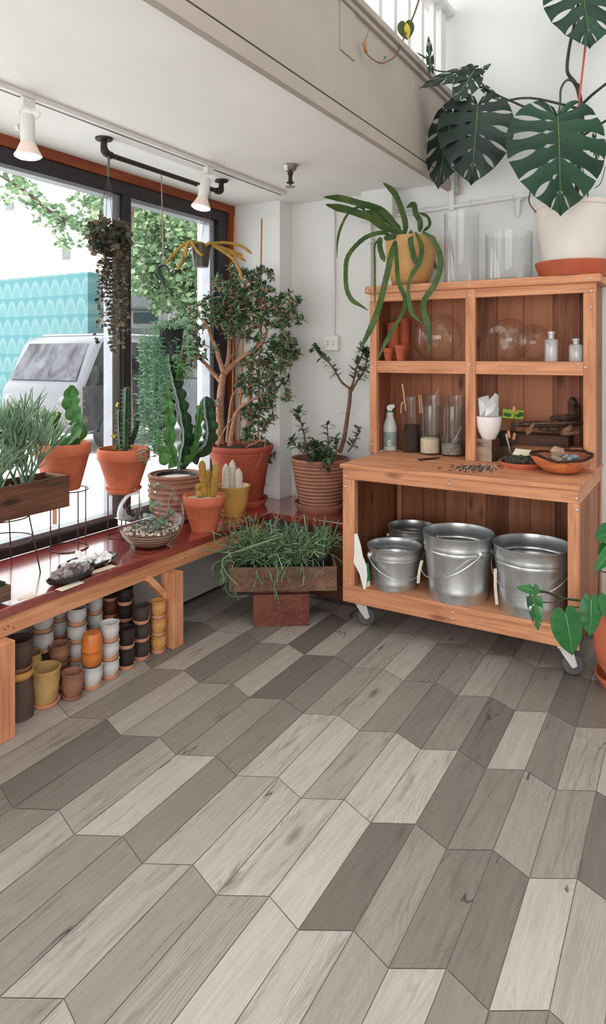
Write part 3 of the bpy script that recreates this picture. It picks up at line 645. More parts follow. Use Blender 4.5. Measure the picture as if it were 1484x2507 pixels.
for u, v, r in bl:
    for k in range(max(2, int(r * r / 46))):
        a = R.uniform(0, 6.283); q = r * math.sqrt(R.random()); c = at(u + q * math.cos(a), v + q * math.sin(a), D=Dj + R.gauss(0, .05))
        if c.y > COLY - .05: c.y = COLY - .05
        ax = rdir(-.2, 1.)
        tw.tube([c, c - ax * .05], [.003, .004], 5, False)
        for j in range(R.randint(9, 13)):
            d = (ax * R.uniform(.1, 1.1) + rdir() * .9).normalized(); L = R.uniform(.026, .042)
            mb.leaf(frame(c - ax * R.uniform(0, .02), d, rdir(.1, 1)), L, L * .44, 2, .1, .1, 1.2)
mb.build('foliage', LF_JADE, t, smooth=False); tw.build('twig', BARKJ, t)['kind'] = 'stuff'
STK = pm('bamboo_stake', C(186, 116, 66), .7, var=.1, scale=30)
for a, b, dd in (((575, 530), (569, 1085), .10), ((641, 535), (632, 1085), .06), ((601, 690), (585, 1085), .03)):
    MB().tube([at(*b, D=Dj + dd) , at(*a, D=Dj + dd)], .0055, 8).build('stake', STK, t)
# ---- candelabra cactus in the ringed bowl
x, y = -2.80, 3.135; Dc = Dof(x, y)
t = T('candelabra_cactus', 'tall scalloped candelabra cactus in a wide ringed brown pot', 'potted plant', (x, y, BZ))
zt = at(425, 1158, D=Dc).z - BZ
MB().lathe(ringed_profile(zt, .163, .115, 8, .010, curve=.02), (x, y, BZ), 44).build('pot', RIBB, t)
MB().lathe([(.148, zt * .9), (.1, zt * .905), (0, zt * .91)], (x, y, BZ), 24).build('gravel', GRAVEL, t)
MB().lathe([(.12, zt * .89), (.125, zt * .98), (.118, zt * .98), (.113, zt * .89)], (x, y, BZ), 32).build('inner_pot', BLKP, t)
tc = lambda P, dd=0.: [p + FW * dd for p in trace(P, Dc, 340, 780, 5.3)]
mb = MB(); md = MB(); sp = []
for P, r, dd, dark in (([(540, 1960), (560, 1750), (600, 1550), (560, 1250), (520, 1050), (470, 850), (420, 640), (390, 460)], .050, .02, 1), ([(500, 1900), (430, 1650), (430, 1350), (410, 1100), (370, 900), (330, 650), (330, 470)], .045, -.05, 0),
                       ([(420, 1850), (330, 1700), (260, 1480), (200, 1280)], .042, -.08, 0), ([(600, 1850), (640, 1600), (590, 1350)], .04, .05, 1), ([(650, 1850), (860, 1650), (900, 1450), (870, 1250), (850, 1020)], .056, .06, 1), ([(580, 1880), (700, 1750), (760, 1500), (780, 1250), (790, 1120)], .028, .0, 0), ([(500, 800), (520, 650), (480, 480)], .042, .0, 0)):
    s = ribstem(md if dark else mb, tc(P, dd), r * 1.08, 3, .078, .62, .26, 9, 0., R.random() * 3); sp += s
mb.build('stem', LF_EUPH, t, ang=60); md.build('stem', LF_EUPD, t, ang=60, label='dark green stem')
mb = MB(); spines(mb, sp, .02); mb.build('spines', SPINE, t)
# ---- terracotta pots on wire stands
def wire_stand(name, label, x, y, r0, r1, z1, group=None, legs=4, a0=.3, ring=None):
    t = T(name, label, 'plant stand', (x, y, BZ), group)
    def ringm(r, z): return MB().tube([Vector((x + r * math.cos(a * math.pi / 18), y + r * math.sin(a * math.pi / 18), z)) for a in range(37)], .0032, 6, False)
    ringm(r1, z1 - .0035).build('top_ring', WIRE, t)
    if ring is not None: ringm(r1 + (r0 - r1) * (1 - (ring - BZ) / (z1 - BZ)), ring).build('hoop', WIRE, t)
    else: ringm(r0, BZ + .0035).build('base_ring', WIRE, t)
    for i in range(legs):
        a = a0 + 2 * math.pi * i / legs
        MB().tube([Vector((x + r0 * math.cos(a), y + r0 * math.sin(a), BZ)), Vector((x + r1 * math.cos(a), y + r1 * math.sin(a), z1))], .0034, 6).build('leg', WIRE, t)
    return t
x, y = -2.778, 2.688; De = Dof(x, y); zs = at(303, 1204, D=De).z
wire_stand('wire_plant_stand', 'wire stand under the terracotta pot beside the glass globe', x, y, .085, .085, zs, a0=-.9, legs=4)
t = T('green_cactus', 'upright green cactus with yellow buds in a terracotta pot and saucer', 'potted plant', (x, y, zs))
saucer(t, (x, y, zs + .0005), .098, .026, TERRA); zt = at(303, 1097, D=De).z - zs
classic_pot(t, (x, y, zs + .0105), zt - .010, .143, .082, TERRA, SOIL, .28)
te = lambda P, dd=0.: [p + FW * dd for p in trace(P, De, 0, 700, 3.298)]
mb = MB(); sp = []
for P, r, dd in (([(1010, 1320), (1010, 1150), (1015, 980), (1018, 825)], .022, .01), ([(985, 1310), (975, 1150), (972, 1000)], .018, -.02), ([(1040, 1310), (1085, 1200), (1105, 1120), (1105, 1035)], .016, 0), ([(1025, 1320), (1030, 1200), (1030, 1080)], .018, -.04), ([(965, 1310), (963, 1270)], .012, -.05)):
    sp += ribstem(mb, te(P, dd), r, 4, .022, .3, .5, 4)
mb.build('stem', LF_EUPD, t, ang=60)
mb = MB(); spines(mb, sp, .016); mb.build('spines', SPINE, t)
mb = MB()
for u, v in ((905, 1205), (925, 1215), (950, 950), (945, 965), (1060, 1290)): mb.ball(te([(u, v)])[0], .008, 8, rough=.3, seed=u)
mb.build('buds', pm('yellow_bud', C(222, 196, 72), .6), t)
x, y = -2.868, 2.35; Do = Dof(x, y); zs = at(150, 1197, D=Do).z
wire_stand('wire_plant_stand', 'wire stand holding the terracotta pot behind the pencil cactus crate', x + .02, y + .02, .098, .098, zs, a0=-.2, legs=4)
t = T('paddle_cactus', 'spiny bright green wavy cactus in a terracotta pot behind the raised crate', 'potted plant', (x, y, zs))
zt = at(153, 1084, D=Do).z - zs
classic_pot(t, (x, y, zs + .0005), zt, .140, .088, TERRA, SOIL, .26)
to = lambda P, dd=0.: [p + FW * dd for p in trace(P, Do, 0, 700, 3.298)]
mb = MB(); sp = []
for P, r, dd in (([(560, 1290), (640, 1180), (640, 1080), (590, 1000), (560, 900), (575, 800)], .052, 0), ([(430, 1290), (440, 1170), (420, 1060), (350, 1020)], .034, -.02), ([(430, 1120), (470, 1060), (480, 1010)], .028, -.03), ([(540, 1290), (500, 1210)], .03, .0)):
    sp += ribstem(mb, to(P, dd), r * 1.05, 3, .06, .5, .3, 8, 6., 1.2)
mb.build('stem', LF_EUPH, t, ang=60); mb = MB(); spines(mb, sp, .032, .001); spines(mb, sp, .022, .0009); mb.build('spines', SPINE, t)
# tag on the stand wire
p = at(134, 1262, D=Do - .09)
o = MB().box(-.011, .011, -.001, .001, -.075, .0, Matrix.Translation(p + Vector((0, 0, .03))) @ Matrix.Rotation(YAW, 4, 'Z')).build('paper_tag', pm('kraft_tag', C(206, 150, 118), .8), smooth=False); tag(o, 'small tan tag hanging from the wire stand in front of the window', 'tag')
# ---- crate of pencil cactus raised on a splayed wire stand
zc0 = at(178, 1237, X=-2.67).z; cx0, cx1, cy0, cy1 = -2.845, -2.665, 1.60, 2.225
wire_stand('splayed_wire_stand', 'splayed dark wire stand carrying the wooden crate of pencil cactus', -2.765, 1.93, .165, .115, zc0, ring=.655, a0=.72, legs=4)
def crate(name, label, M, sx, sy, h, th, mats, names=('side_board', 'end_board')):
    t = T(name, label, 'crate', M.translation); 
    for s in (0, 1):
        yy = s * (sy - th); MB().box(0, sx, yy, yy + th, 0, h, M).build('side_board', mats[0], t, smooth=False, bevel=.002)
    for s in (0, 1):
        xx = s * (sx - th); MB().box(xx, xx + th, th + .0005, sy - th - .0005, 0, h, M).build('end_board', mats[1], t, smooth=False, bevel=.002)
    MB().box(th, sx - th, th, sy - th, .003, .012, M).build('base_board', mats[0], t, smooth=False)
    return t
OLDY = wood('old_board_y', *[tuple(c * .8 for c in q) for q in OLDW], 'y'); OLDX = wood('old_board_x', *OLDW, 'x'); OLDZ = wood('old_board_z', C(176, 148, 122), C(146, 116, 92), C(96, 72, 56), 'x')
MM = Matrix(((0, -1, 0, cx1), (1, 0, 0, cy0), (0, 0, 1, zc0), (0, 0, 0, 1)))
crate('wooden_crate', 'weathered brown crate raised on a wire stand by the window', MM, cy1 - cy0, cx1 - cx0, .152, .014, (wood('crate_brown', C(134, 92, 70), C(104, 68, 52), C(62, 42, 34), 'y'), OLDZ))
def nursery_pot(par, c, h, rt, rb, mat=None):
    MB().lathe([(0, 0), (rb, 0), (rt * .97, h - .012), (rt + .003, h - .012), (rt + .003, h), (rt - .002, h), (rt - .006, h * .8)], c, 28).build('nursery_pot', mat or BLKP, par)
    MB().lathe([(rt - .005, h * .86), (0, h * .88)], c, 20).build('soil', SOIL, par)
def pencil(mb, p, d, L, r, lev):
    q = p + d * L * .5 + rv(.006); e = p + d * L; mb.tube([p, q, e], [r, r * .95, r * .85 if lev else r * .45], 6, True)
    if lev <= 0: return
    for k in range(R.choice((2, 3, 3, 4))):
        nd = (d + rdir(-.1, 1.) * .62).normalized(); pencil(mb, e, nd, L * R.uniform(.7, 1.0), r * .86, lev - 1)
    if lev > 1 and R.random() < .7: pencil(mb, q, (d + rdir(-.1, .8) * .8).normalized(), L * .7, r * .8, lev - 2)
for k, (u, v, lab, rr, h) in enumerate(((58, 1170, 'pale green pencil cactus in a black nursery pot inside the raised crate', .075, .12), (8, 1190, 'pencil cactus in a grey rimmed nursery pot at the front of the raised crate', .066, .10))):
    c = at(u, v, X=(-2.752, -2.738)[k]); c.z = zc0 + .0125
    if k: c = Vector((-2.738, 1.87, zc0 + .0125))
    else: c.y = 2.05
    t = T('pencil_cactus', lab, 'potted plant', c); nursery_pot(t, c, h, rr, rr * .75, BLKP if k == 0 else pm('grey_pot', C(96, 92, 92), .5))
    mb = MB()
    for j in range((13, 9)[k]):
        a = R.uniform(0, 6.28); b = c + Vector((math.cos(a), math.sin(a), 0)) * R.uniform(.0, .05) + Vector((0, 0, h * .86))
        d = Vector((math.cos(a) * .35 + .05, math.sin(a) * .45 - .04, 1)).normalized()
        pencil(mb, b, d, R.uniform(.09, .145), .0052, 3)
    for q in mb.v: q.x = max(q.x, -3.0)
    mb.build('stem', LF_PENC, t)
# drooping stem over the crate end
# ---- small crate with succulents at the near end
XF = Matrix(((0, -1, 0, -2.415), (1, 0, 0, 1.38), (0, 0, 1, BZ + .012), (0, 0, 0, 1)))
t = crate('small_crate', 'small low wooden crate of succulents at the near end of the bench', XF, .345, .24, .062, .01, (OLDY, OLDX))
for k, (yy, lab) in enumerate(((1.63, 'green plastic tray of little succulents in the near crate'),)):
    t = T('succulent_tray', lab, 'potted plant', (-2.52, yy, BZ + .026))
    MB().add([(-2.585, 1.53, BZ + .026), (-2.445, 1.53, BZ + .026), (-2.445, 1.70, BZ + .026), (-2.585, 1.70, BZ + .026), (-2.60, 1.50, BZ + .086), (-2.43, 1.50, BZ + .086), (-2.43, 1.712, BZ + .086), (-2.60, 1.712, BZ + .086)], [(3, 2, 1, 0), (0, 1, 5, 4), (1, 2, 6, 5), (2, 3, 7, 6), (3, 0, 4, 7)]).build('tray', pm('dark_green_plastic', C(58, 72, 58), .5), t, smooth=False)
    MB().box(-2.59, -2.44, 1.51, 1.705, BZ + .074, BZ + .078).build('soil', SOIL, t, smooth=False)
    mb = MB()
    for j in range(13):
        c = Vector((R.uniform(-2.58, -2.45), R.uniform(1.52, 1.70), BZ + .078))
        for i in range(12): mb.leaf(frame(c, rdir(.2, .9), (0, 0, 1)), R.uniform(.025, .045), .014, 2, -.1, .3)
    mb.build('succulent_leaves', leafm('succ_leaf', C(70, 96, 70), C(142, 160, 128), .5, .1), t, smooth=False)
# ---- crystals on dark trays, paper cards
def rock_tray(name, label, c, sx, sy, tm, ang):
    t = T(name, label, 'crystal', c); M = Matrix.Translation(c) @ Matrix.Rotation(ang, 4, 'Z')
    MB().lathe([(0, 0), (.6, 0), (.9, .012), (1.0, .026), (.96, .028), (.8, .014), (0, .012)], n=36, M=M @ Matrix.Diagonal((sx, sy, 1, 1))).build('tray', tm, t)
    return t, M
AM = pm('amethyst_cluster', C(160, 146, 146), .6, var=.3, scale=45, bmp=.8, island=.3)
t, M = rock_tray('amethyst_cluster', 'grey purple amethyst cluster on a dark oval tray', Vector((-2.43, 2.035, BZ)), .058, .125, BLKP, .0)
MB().ball((0, 0, .03), .045, 18, (.95, 2.3, .62), M, .12, 3).build('rock_base', pm('dark_rock', C(104, 92, 92), .8, var=.3, scale=60, bmp=.8), t)
mb = MB()
for k in range(46):
    a = R.uniform(0, 6.28); q = math.sqrt(R.random()); x, y = .043 * q * math.cos(a), .1 * q * math.sin(a); mb.ball((x, y, .03 + .034 * (1 - q * q * .8)), R.uniform(.009, .016), 8, (1, 1, .9), M, .35, k)
mb.build('crystals', AM, t)
QZ = pm('white_quartz', C(240, 240, 242), .25, var=.05, scale=40, bmp=.3, spec=.6)
t, M = rock_tray('quartz_cluster', 'white quartz crystal cluster on a black oval tray', Vector((-2.525, 2.215, BZ)), .085, .165, BLKP, .0)
mb = MB()
for k in range(34):
    a = R.uniform(0, 6.28); q = math.sqrt(R.random()); p = Vector((.058 * q * math.cos(a), .125 * q * math.sin(a), .012 + .03 * (1 - q * q) * R.random())); d = (rdir(.1, .8) + Vector((p.x, p.y * .5, .0)) * 5).normalized()
    r = R.uniform(.012, .02); L = R.uniform(.03, .058); F = M @ frame(p, d)
    vs = [(r * math.cos(j * math.pi / 3), 0, r * math.sin(j * math.pi / 3)) for j in range(6)] + [(r * .9 * math.cos(j * math.pi / 3), L * .7, r * .9 * math.sin(j * math.pi / 3)) for j in range(6)] + [(0, L, 0)]
    mb.add(vs, [(j, (j + 1) % 6, 6 + (j + 1) % 6, 6 + j) for j in range(6)] + [(6 + j, 6 + (j + 1) % 6, 12) for j in range(6)] + [tuple(reversed(range(6)))], F)
mb.build('crystals', QZ, t, smooth=False)
for q, lab in ((((135, 1443), (152, 1447), (207, 1426), (190, 1421)), 'cream paper label in front of the amethyst on the bench'), (((214, 1401), (226, 1405), (286, 1386), (272, 1382)), 'cream paper label in front of the white quartz'), (((42, 1466), (46, 1470), (91, 1456), (78, 1450)), 'white paper label beside the near crate on the red bench')):
    P = [at(u, v, Z=BZ + .0012) for u, v in q]; mb = MB().add([p - Vector((0, 0, .001)) for p in P] + P, [(3, 2, 1, 0), (4, 5, 6, 7), (0, 1, 5, 4), (1, 2, 6, 5), (2, 3, 7, 6), (3, 0, 4, 7)])
    o = mb.build('paper_label', CARD, smooth=False); tag(o, lab, 'label', 'paper labels on the bench')
# ---- glass globe terrarium
Dt = 3.55; c = at(370, 1262, D=Dt); r = m_of(81.5, Dt); zf = BZ - c.z
t = T('globe_terrarium', 'clear glass globe terrarium with succulents and layered sand', 'terrarium', (c.x, c.y, BZ))
n = 30; a0 = math.acos(max(-1, zf / r)) if False else math.asin(max(-1, zf / r + .0)) if zf > -r else -math.pi / 2
def gprof(rr, zmin, zmax, k=24): 
    A0, A1 = math.asin(max(-1, min(1, zmin / rr))), math.asin(max(-1, min(1, zmax / rr)))
    return [(rr * math.cos(A0 + (A1 - A0) * i / k), rr * math.sin(A0 + (A1 - A0) * i / k)) for i in range(k + 1)]
TL = Matrix.Translation(c)
gp = gprof(r, max(zf, -r * .97), r * .86); MB().lathe([(0, gp[0][1])] + gp + [(gp[-1][0] + .004, gp[-1][1] + .004)], c, 48).build('globe_glass', GLASS, t)
m, nt, out = newmat('layered_sand'); bs = bsdf(nt, out, .9); s3 = N(nt, 'ShaderNodeSeparateXYZ'); nt.links.new(mapping(nt), s3.inputs[0])
wv = math_(nt, 'SINE', math_(nt, 'MULTIPLY_ADD', s3.outputs[2], 520.)); nz = noise_(nt, mapping(nt), 12, 3); wv = math_(nt, 'SINE', math_(nt, 'ADD', math_(nt, 'MULTIPLY', s3.outputs[2], 420.), math_(nt, 'MULTIPLY', nz, 5.)))
nt.links.new(ramp(nt, wv, [(.0, C(108, 78, 60)), (.45, C(170, 136, 108)), (.8, C(206, 184, 158))]), bs.inputs[0])
gp = gprof(r - .006, max(zf + .004, -r * .94), -r * .42); MB().lathe([(0, gp[0][1])] + gp + [(0, gp[-1][1])], c, 40).build('sand', m, t)
mb = MB()
for k in range(150):
    a = R.uniform(0, 6.28); q = math.sqrt(R.random()) * r * .84; mb.ball((c.x + q * math.cos(a), c.y + q * math.sin(a), c.z - r * .42 + .004), R.uniform(.004, .010), 6, (1, 1, .8), None, .4, k)
mb.build('pebbles', pm('pale_pebble', C(214, 204, 190), .8, var=.2, island=.5), t)
mb = MB(); SUC = leafm('terrarium_succulent', C(74, 110, 90), C(128, 158, 140), .45, .08, C(160, 184, 160))
for k in range(15):
    a = R.uniform(0, 6.28); q = math.sqrt(R.random()) * r * .66; b = Vector((c.x + q * math.cos(a), c.y + q * math.sin(a), c.z - r * .38 + R.uniform(0, .03))); s = R.uniform(.02, .04)
    for i in range(18): mb.leaf(frame(b, rdir(.05, .95), (0, 0, 1)), s * R.uniform(.6, 1), s * .42, 2, -.2, .35, 1.1)
for (u, v, s) in ((398, 1280, .036), (420, 1262, .04), (385, 1240, .03), (345, 1285, .03)):
    b = at(u, v, D=Dt)
    for i in range(22): mb.leaf(frame(b, rdir(-.1, .95), (0, 0, 1)), s * R.uniform(.7, 1.1), s * .4, 2, -.2, .35, 1.1)
mb.build('succulents', SUC, t, smooth=False)
mb = MB()
for P in (((395, 1250), (390, 1220), (385, 1205)), ((412, 1255), (414, 1225), (420, 1208)), ((345, 1250), (345, 1222))): mb.tube(spline([at(u, v, D=Dt) for u, v in P], 6), .0022, 5)
mb.build('flower_stalks', SUC, t)
mb = MB(); [mb.ball(at(372, 1245, D=Dt) + Vector((0, 0, i * .014)), .02, 10, (.7, .7, 1), None, .1, i) for i in range(3)]; [mb.ball(at(355, 1262, D=Dt), .013, 8)]
mb.build('barrel_cactus', pm('barrel_green', C(108, 134, 92), .6, var=.3, scale=60), t)
# ---- two little cactus pots
Dg = 3.87; c = at(500, 1292, D=Dg); c.z = BZ
t = T('golden_cactus', 'golden spiny column cactus in a small terracotta pot', 'potted plant', c); zt = at(500, 1211, D=Dg).z - BZ
classic_pot(t, c, zt, m_of(51.5, Dg), m_of(31, Dg), TERRA, GRAVEL, .27, .9)
mb = MB()
for P, w in (([(514, 1218), (512, 1170), (500, 1128)], 9), ([(502, 1218), (497, 1170), (494, 1128)], 9), ([(521, 1218), (527, 1170), (530, 1132)], 8.5), ([(512, 1218), (511, 1180), (510, 1150)], 7), ([(490, 1218), (486, 1200), (486, 1186)], 8)):
    if P[0][0] == 514: continue
    pts = spline([at(u, v, D=Dg + R.uniform(-.02, .03)) for u, v in P], 12); rr = m_of(w, Dg); L = len(pts)
    b = len(mb.v); mb.tube(pts, [rr * min(1, ((L - 1 - i) / 2.2 + .1)) ** .5 if i > L - 4 else rr for i in range(L)], 20)
    for i in range(L):
        for j in range(0, 20, 2): mb.v[b + i * 20 + j] = mb.v[b + i * 20 + j].lerp(pts[i], .22)
mb.build('stem', GOLD, t, ang=80)
mb2 = MB()
for q in mb.v[::2]:
    for k in range(2): mb2.tube([q, q + rdir() * .011], [.0006, .0002], 3, False)
mb2.build('spines', pm('yellow_spine', C(226, 190, 110), .7), t)
Dw = Dof(-2.53, 3.39); c = at(572, 1255, D=Dw); c.z = BZ; YEL = pm('ochre_glaze', C(196, 152, 84), .35, var=.12, scale=6)
t = T('white_cactus', 'white woolly column cactus in an ochre glazed pot', 'potted plant', c); zt = at(572, 1188, D=Dw).z - BZ; rw = m_of(41, Dw)
saucer(t, c, rw * .78, .018, YEL)
MB().lathe([(0, .008), (rw * .6, .008), (rw * .66, .016), (rw * .86, zt * .45), (rw * .9, zt * .8), (rw, zt * .95), (rw * 1.02, zt), (rw * .95, zt), (rw * .88, zt * .9)], c, 36).build('pot', YEL, t)
MB().lathe([(rw * .88, zt * .9), (0, zt * .92)], c, 24).build('gravel', GRAVEL, t)
mb = MB(); mb2 = MB()
for u, v0, v1, w, dd in ((554, 1196, 1137, 9.5, 0), (570, 1196, 1128, 9.5, .02), (585, 1196, 1148, 9.5, -.02)):
    pts = spline([at(u, v0, D=Dw + dd), at(u - 1, v1, D=Dw + dd)], 10); rr = m_of(w, Dw); mb.tube(pts, [rr * (.9, .95, 1, 1, 1, 1, 1, .97, .88, .68, .25)[i] for i in range(11)], 20)
for q in mb.v:
    for k in range(3): mb2.tube([q, q + rdir() * .006], [.0007, .0003], 3, False)
mb.build('stem', pm('woolly_white', C(222, 210, 196), .9, var=.15, scale=140, bmp=.8), t, ang=80); mb2.build('wool', pm('white_wool', C(238, 232, 224), .9), t)
# ================================================================= HANGING THINGS
zpip = CZ - .075; yp0, yp1 = 2.36, 3.30; xp = -2.575
t = T('ceiling_pipe_rail', 'dark iron pipe rail hung from the ceiling before the window', 'pipe rail', (xp, 2.8, zpip))
MB().tube([(xp, yp0 + .03, zpip), (xp, yp1 - .03, zpip)], .0135, 12).build('pipe', IRON, t)
for y, s in ((yp0, 1), (yp1, -1)):
    MB().lathe([(0, 0), (.040, 0), (.043, .004), (.043, .010), (0, .010)], (xp, y, CZ - .0105), 24).build('flange', IRON, t)
    MB().tube(spline([(xp, y, CZ - .011), (xp, y, CZ - .045), (xp, y + s * .008, CZ - .066), (xp, y + s * .03, zpip), (xp, y + s * .05, zpip)], 12), [.015, .016, .016, .017, .019, .021, .021, .021, .02, .019, .019, .02, .018], 12).build('elbow', IRON, t)
# string of hearts
p0 = Vector((xp, at(262, 870, X=xp).y, zpip)); Dh = Dof(p0.x, p0.y); rim = at(268, 560, D=Dh)
t = T('string_of_hearts', 'dark trailing string of hearts hanging from the pipe by the mullion', 'hanging plant', (p0.x, p0.y, rim.z))
s0 = at(265, 432, D=Dh)
MB().tube(spline([p0 + Vector((0, 0, .014)), p0 - Vector((-.012, 0, .03)), s0], 6), [.006] * 7, 6).build('hanger_strap', pm('green_grey_plastic', C(92, 96, 84), .5), t)
wires(t, s0, rim, .062, .0013, 4, pm('dark_cord', C(74, 70, 62), .6))
MB().lathe([(0, -.09), (.055, -.09), (.068, 0), (.064, 0), (.05, -.03), (0, -.03)], rim, 24).build('pot', BLKP, t)
mb = MB(); st = MB()
def hl(p, s):
    a = R.uniform(0, 6.28); d = Vector((math.cos(a), math.sin(a), R.uniform(-.8, .2))).normalized()
    mb.add([(0, 0, 0), (-.5 * s, .25 * s, 0), (-.42 * s, .7 * s, .0), (0, 1.1 * s, -.1 * s), (.42 * s, .7 * s, 0), (.5 * s, .25 * s, 0)], [(0, 1, 2, 3), (0, 3, 4, 5)], frame(p, d, rdir(.1, 1)))
for k in range(420):
    a = R.uniform(0, 6.28); z = R.uniform(-.12, .035); q = .088 * (1 - max(0, -z - .06) * 3) * R.uniform(.7, 1.05); hl(rim + Vector((q * math.cos(a), q * math.sin(a), z)), R.uniform(.024, .036))
for k in range(26):
    a = R.uniform(0, 6.28); q = R.uniform(.03, .085); L = R.uniform(.2, .58); p = rim + Vector((q * math.cos(a) + .0, q * math.sin(a) + .01, -.06)); pts = [p.copy()]
    n = int(L / .021)
    for i in range(n):
        p = p + Vector((R.uniform(-.006, .006), R.uniform(-.006, .006), -.021)); pts.append(p.copy())
        for j in range(2 if R.random() < .9 else 3): hl(p, R.uniform(.014, .024))
    st.tube(pts, .0008, 3, False)
mb.build('foliage', LF_HEART, t, smooth=False); st.build('vines', pm('vine', C(110, 84, 72), .7), t)
# rod with hook
yr = at(395, 870, X=xp).y; Dr = Dof(xp, yr)
t = T('hook_rod', 'long thin rod with a black hook hanging from the pipe rail', 'hanging hook', (xp, yr, zpip))
e = at(400, 652, D=Dr)
MB().tube([(xp, yr, zpip + .014), e], .0035, 6).build('rod', pm('rod_grey', C(150, 126, 112), .5, .2), t)
hk = spline([at(u, v, D=Dr) for u, v in ((414, 668), (410, 655), (400, 650), (389, 655), (387, 667), (395, 680), (401, 692), (400, 698))], 20)
MB().tube(hk, [.003 + .0045 * min(1, i / 8) for i in range(21)], 8).build('hook', BLKP, t)
# string of bananas basket
rim = at(420, 806, D=Dr); t = T('string_of_bananas', 'pale green trailing string of bananas in a black hanging pot', 'hanging plant', rim)
wires(t, at(401, 696, D=Dr), rim, .062, .0013, 3, WIRE, a0=.2)
MB().lathe([(0, -.135), (.05, -.135), (.066, -.004), (.07, 0), (.066, 0), (.06, -.03), (0, -.03)], rim, 28).build('pot', BLKP, t)
mb = MB(); st = MB()
def ban(p, L, d=None):
    d = d or (rdir(-.6, .5)); u = rdir(); q = d.cross(u).normalized() * L * .2
    mb.tube([p, p + d * L * .5 + q, p + d * L], [.0022, .0036, .0012], 4, False)
for k in range(230):
    a = R.uniform(0, 6.28); q = R.uniform(.0, .085); ban(rim + Vector((q * math.cos(a), q * math.sin(a), R.uniform(-.01, .03))), R.uniform(.025, .05), Vector((math.cos(a), math.sin(a), R.uniform(-.3, .9))).normalized())
for k in range(44):
    lft = k < 34
    tgt = R.uniform(350, 408) if lft else R.uniform(400, 470); a = rim + (at(tgt, 806, D=Dr) - rim) * 1. + FW * R.uniform(-.07, .07); s = rim.lerp(a, .3) + Vector((0, 0, .02))
    L = R.uniform(.25, .72) if lft else R.uniform(.06, .3); p = a + Vector((0, 0, -.03)); pts = [s, a + Vector((0, 0, .01)), p.copy()]
    for i in range(int(L / .022)):
        p = p + Vector((R.uniform(-.004, .004), R.uniform(-.004, .004), -.022)); pts.append(p.copy())
        for j in range(2): ban(p, R.uniform(.02, .036))
    st.tube(pts, .0012, 3, False)
mb.build('foliage', LF_BAN, t); st.build('vines', LF_BAN, t)
# golden rat-tail cactus
Dk = Dof(xp, 3.22); rim = at(492, 600, D=Dk)
t = T('hanging_golden_cactus', 'hanging golden tail cactus with arching stems in a dark pot', 'hanging plant', rim)
top = Vector((xp, 3.2, zpip)); wires(t, top, rim, .055, .0012, 3, WIRE, a0=1.2)
hp = m_of(54, Dk); MB().lathe([(0, -hp), (.045, -hp), (.061, -.01), (.066, -.01), (.066, 0), (.06, 0), (.055, -.03), (0, -.03)], rim, 28).build('pot', pm('olive_pot', C(64, 60, 50), .35, var=.2), t)
for P, dd in (([(340, 275), (300, 290), (250, 335), (200, 390), (165, 435)], 0), ([(345, 285), (315, 350), (285, 430), (255, 485)], -.04), ([(350, 280), (330, 320), (322, 395)], -.06), ([(360, 275), (385, 320), (420, 365), (450, 385)], -.07), ([(450, 285), (540, 268), (620, 270), (700, 290), (750, 320), (785, 350)], .06), ([(490, 290), (560, 330), (640, 385), (690, 450), (725, 555)], 0), ([(500, 285), (580, 310), (650, 335), (720, 365)], .05), ([(510, 300), (600, 335), (680, 370), (745, 410)], .02), ([(440, 285), (400, 270), (345, 275)], .05), ([(500, 285), (460, 312)], -.05)):
    pts = spline([p + FW * dd for p in trace(P, Dk, 350, 500, 2.968)], 22); rr = .0095
    MB().tube(pts, [rr * (1 if i < 20 else (.85, .6, .3)[i - 20]) for i in range(23)], 10).build('stem', GOLD, t)
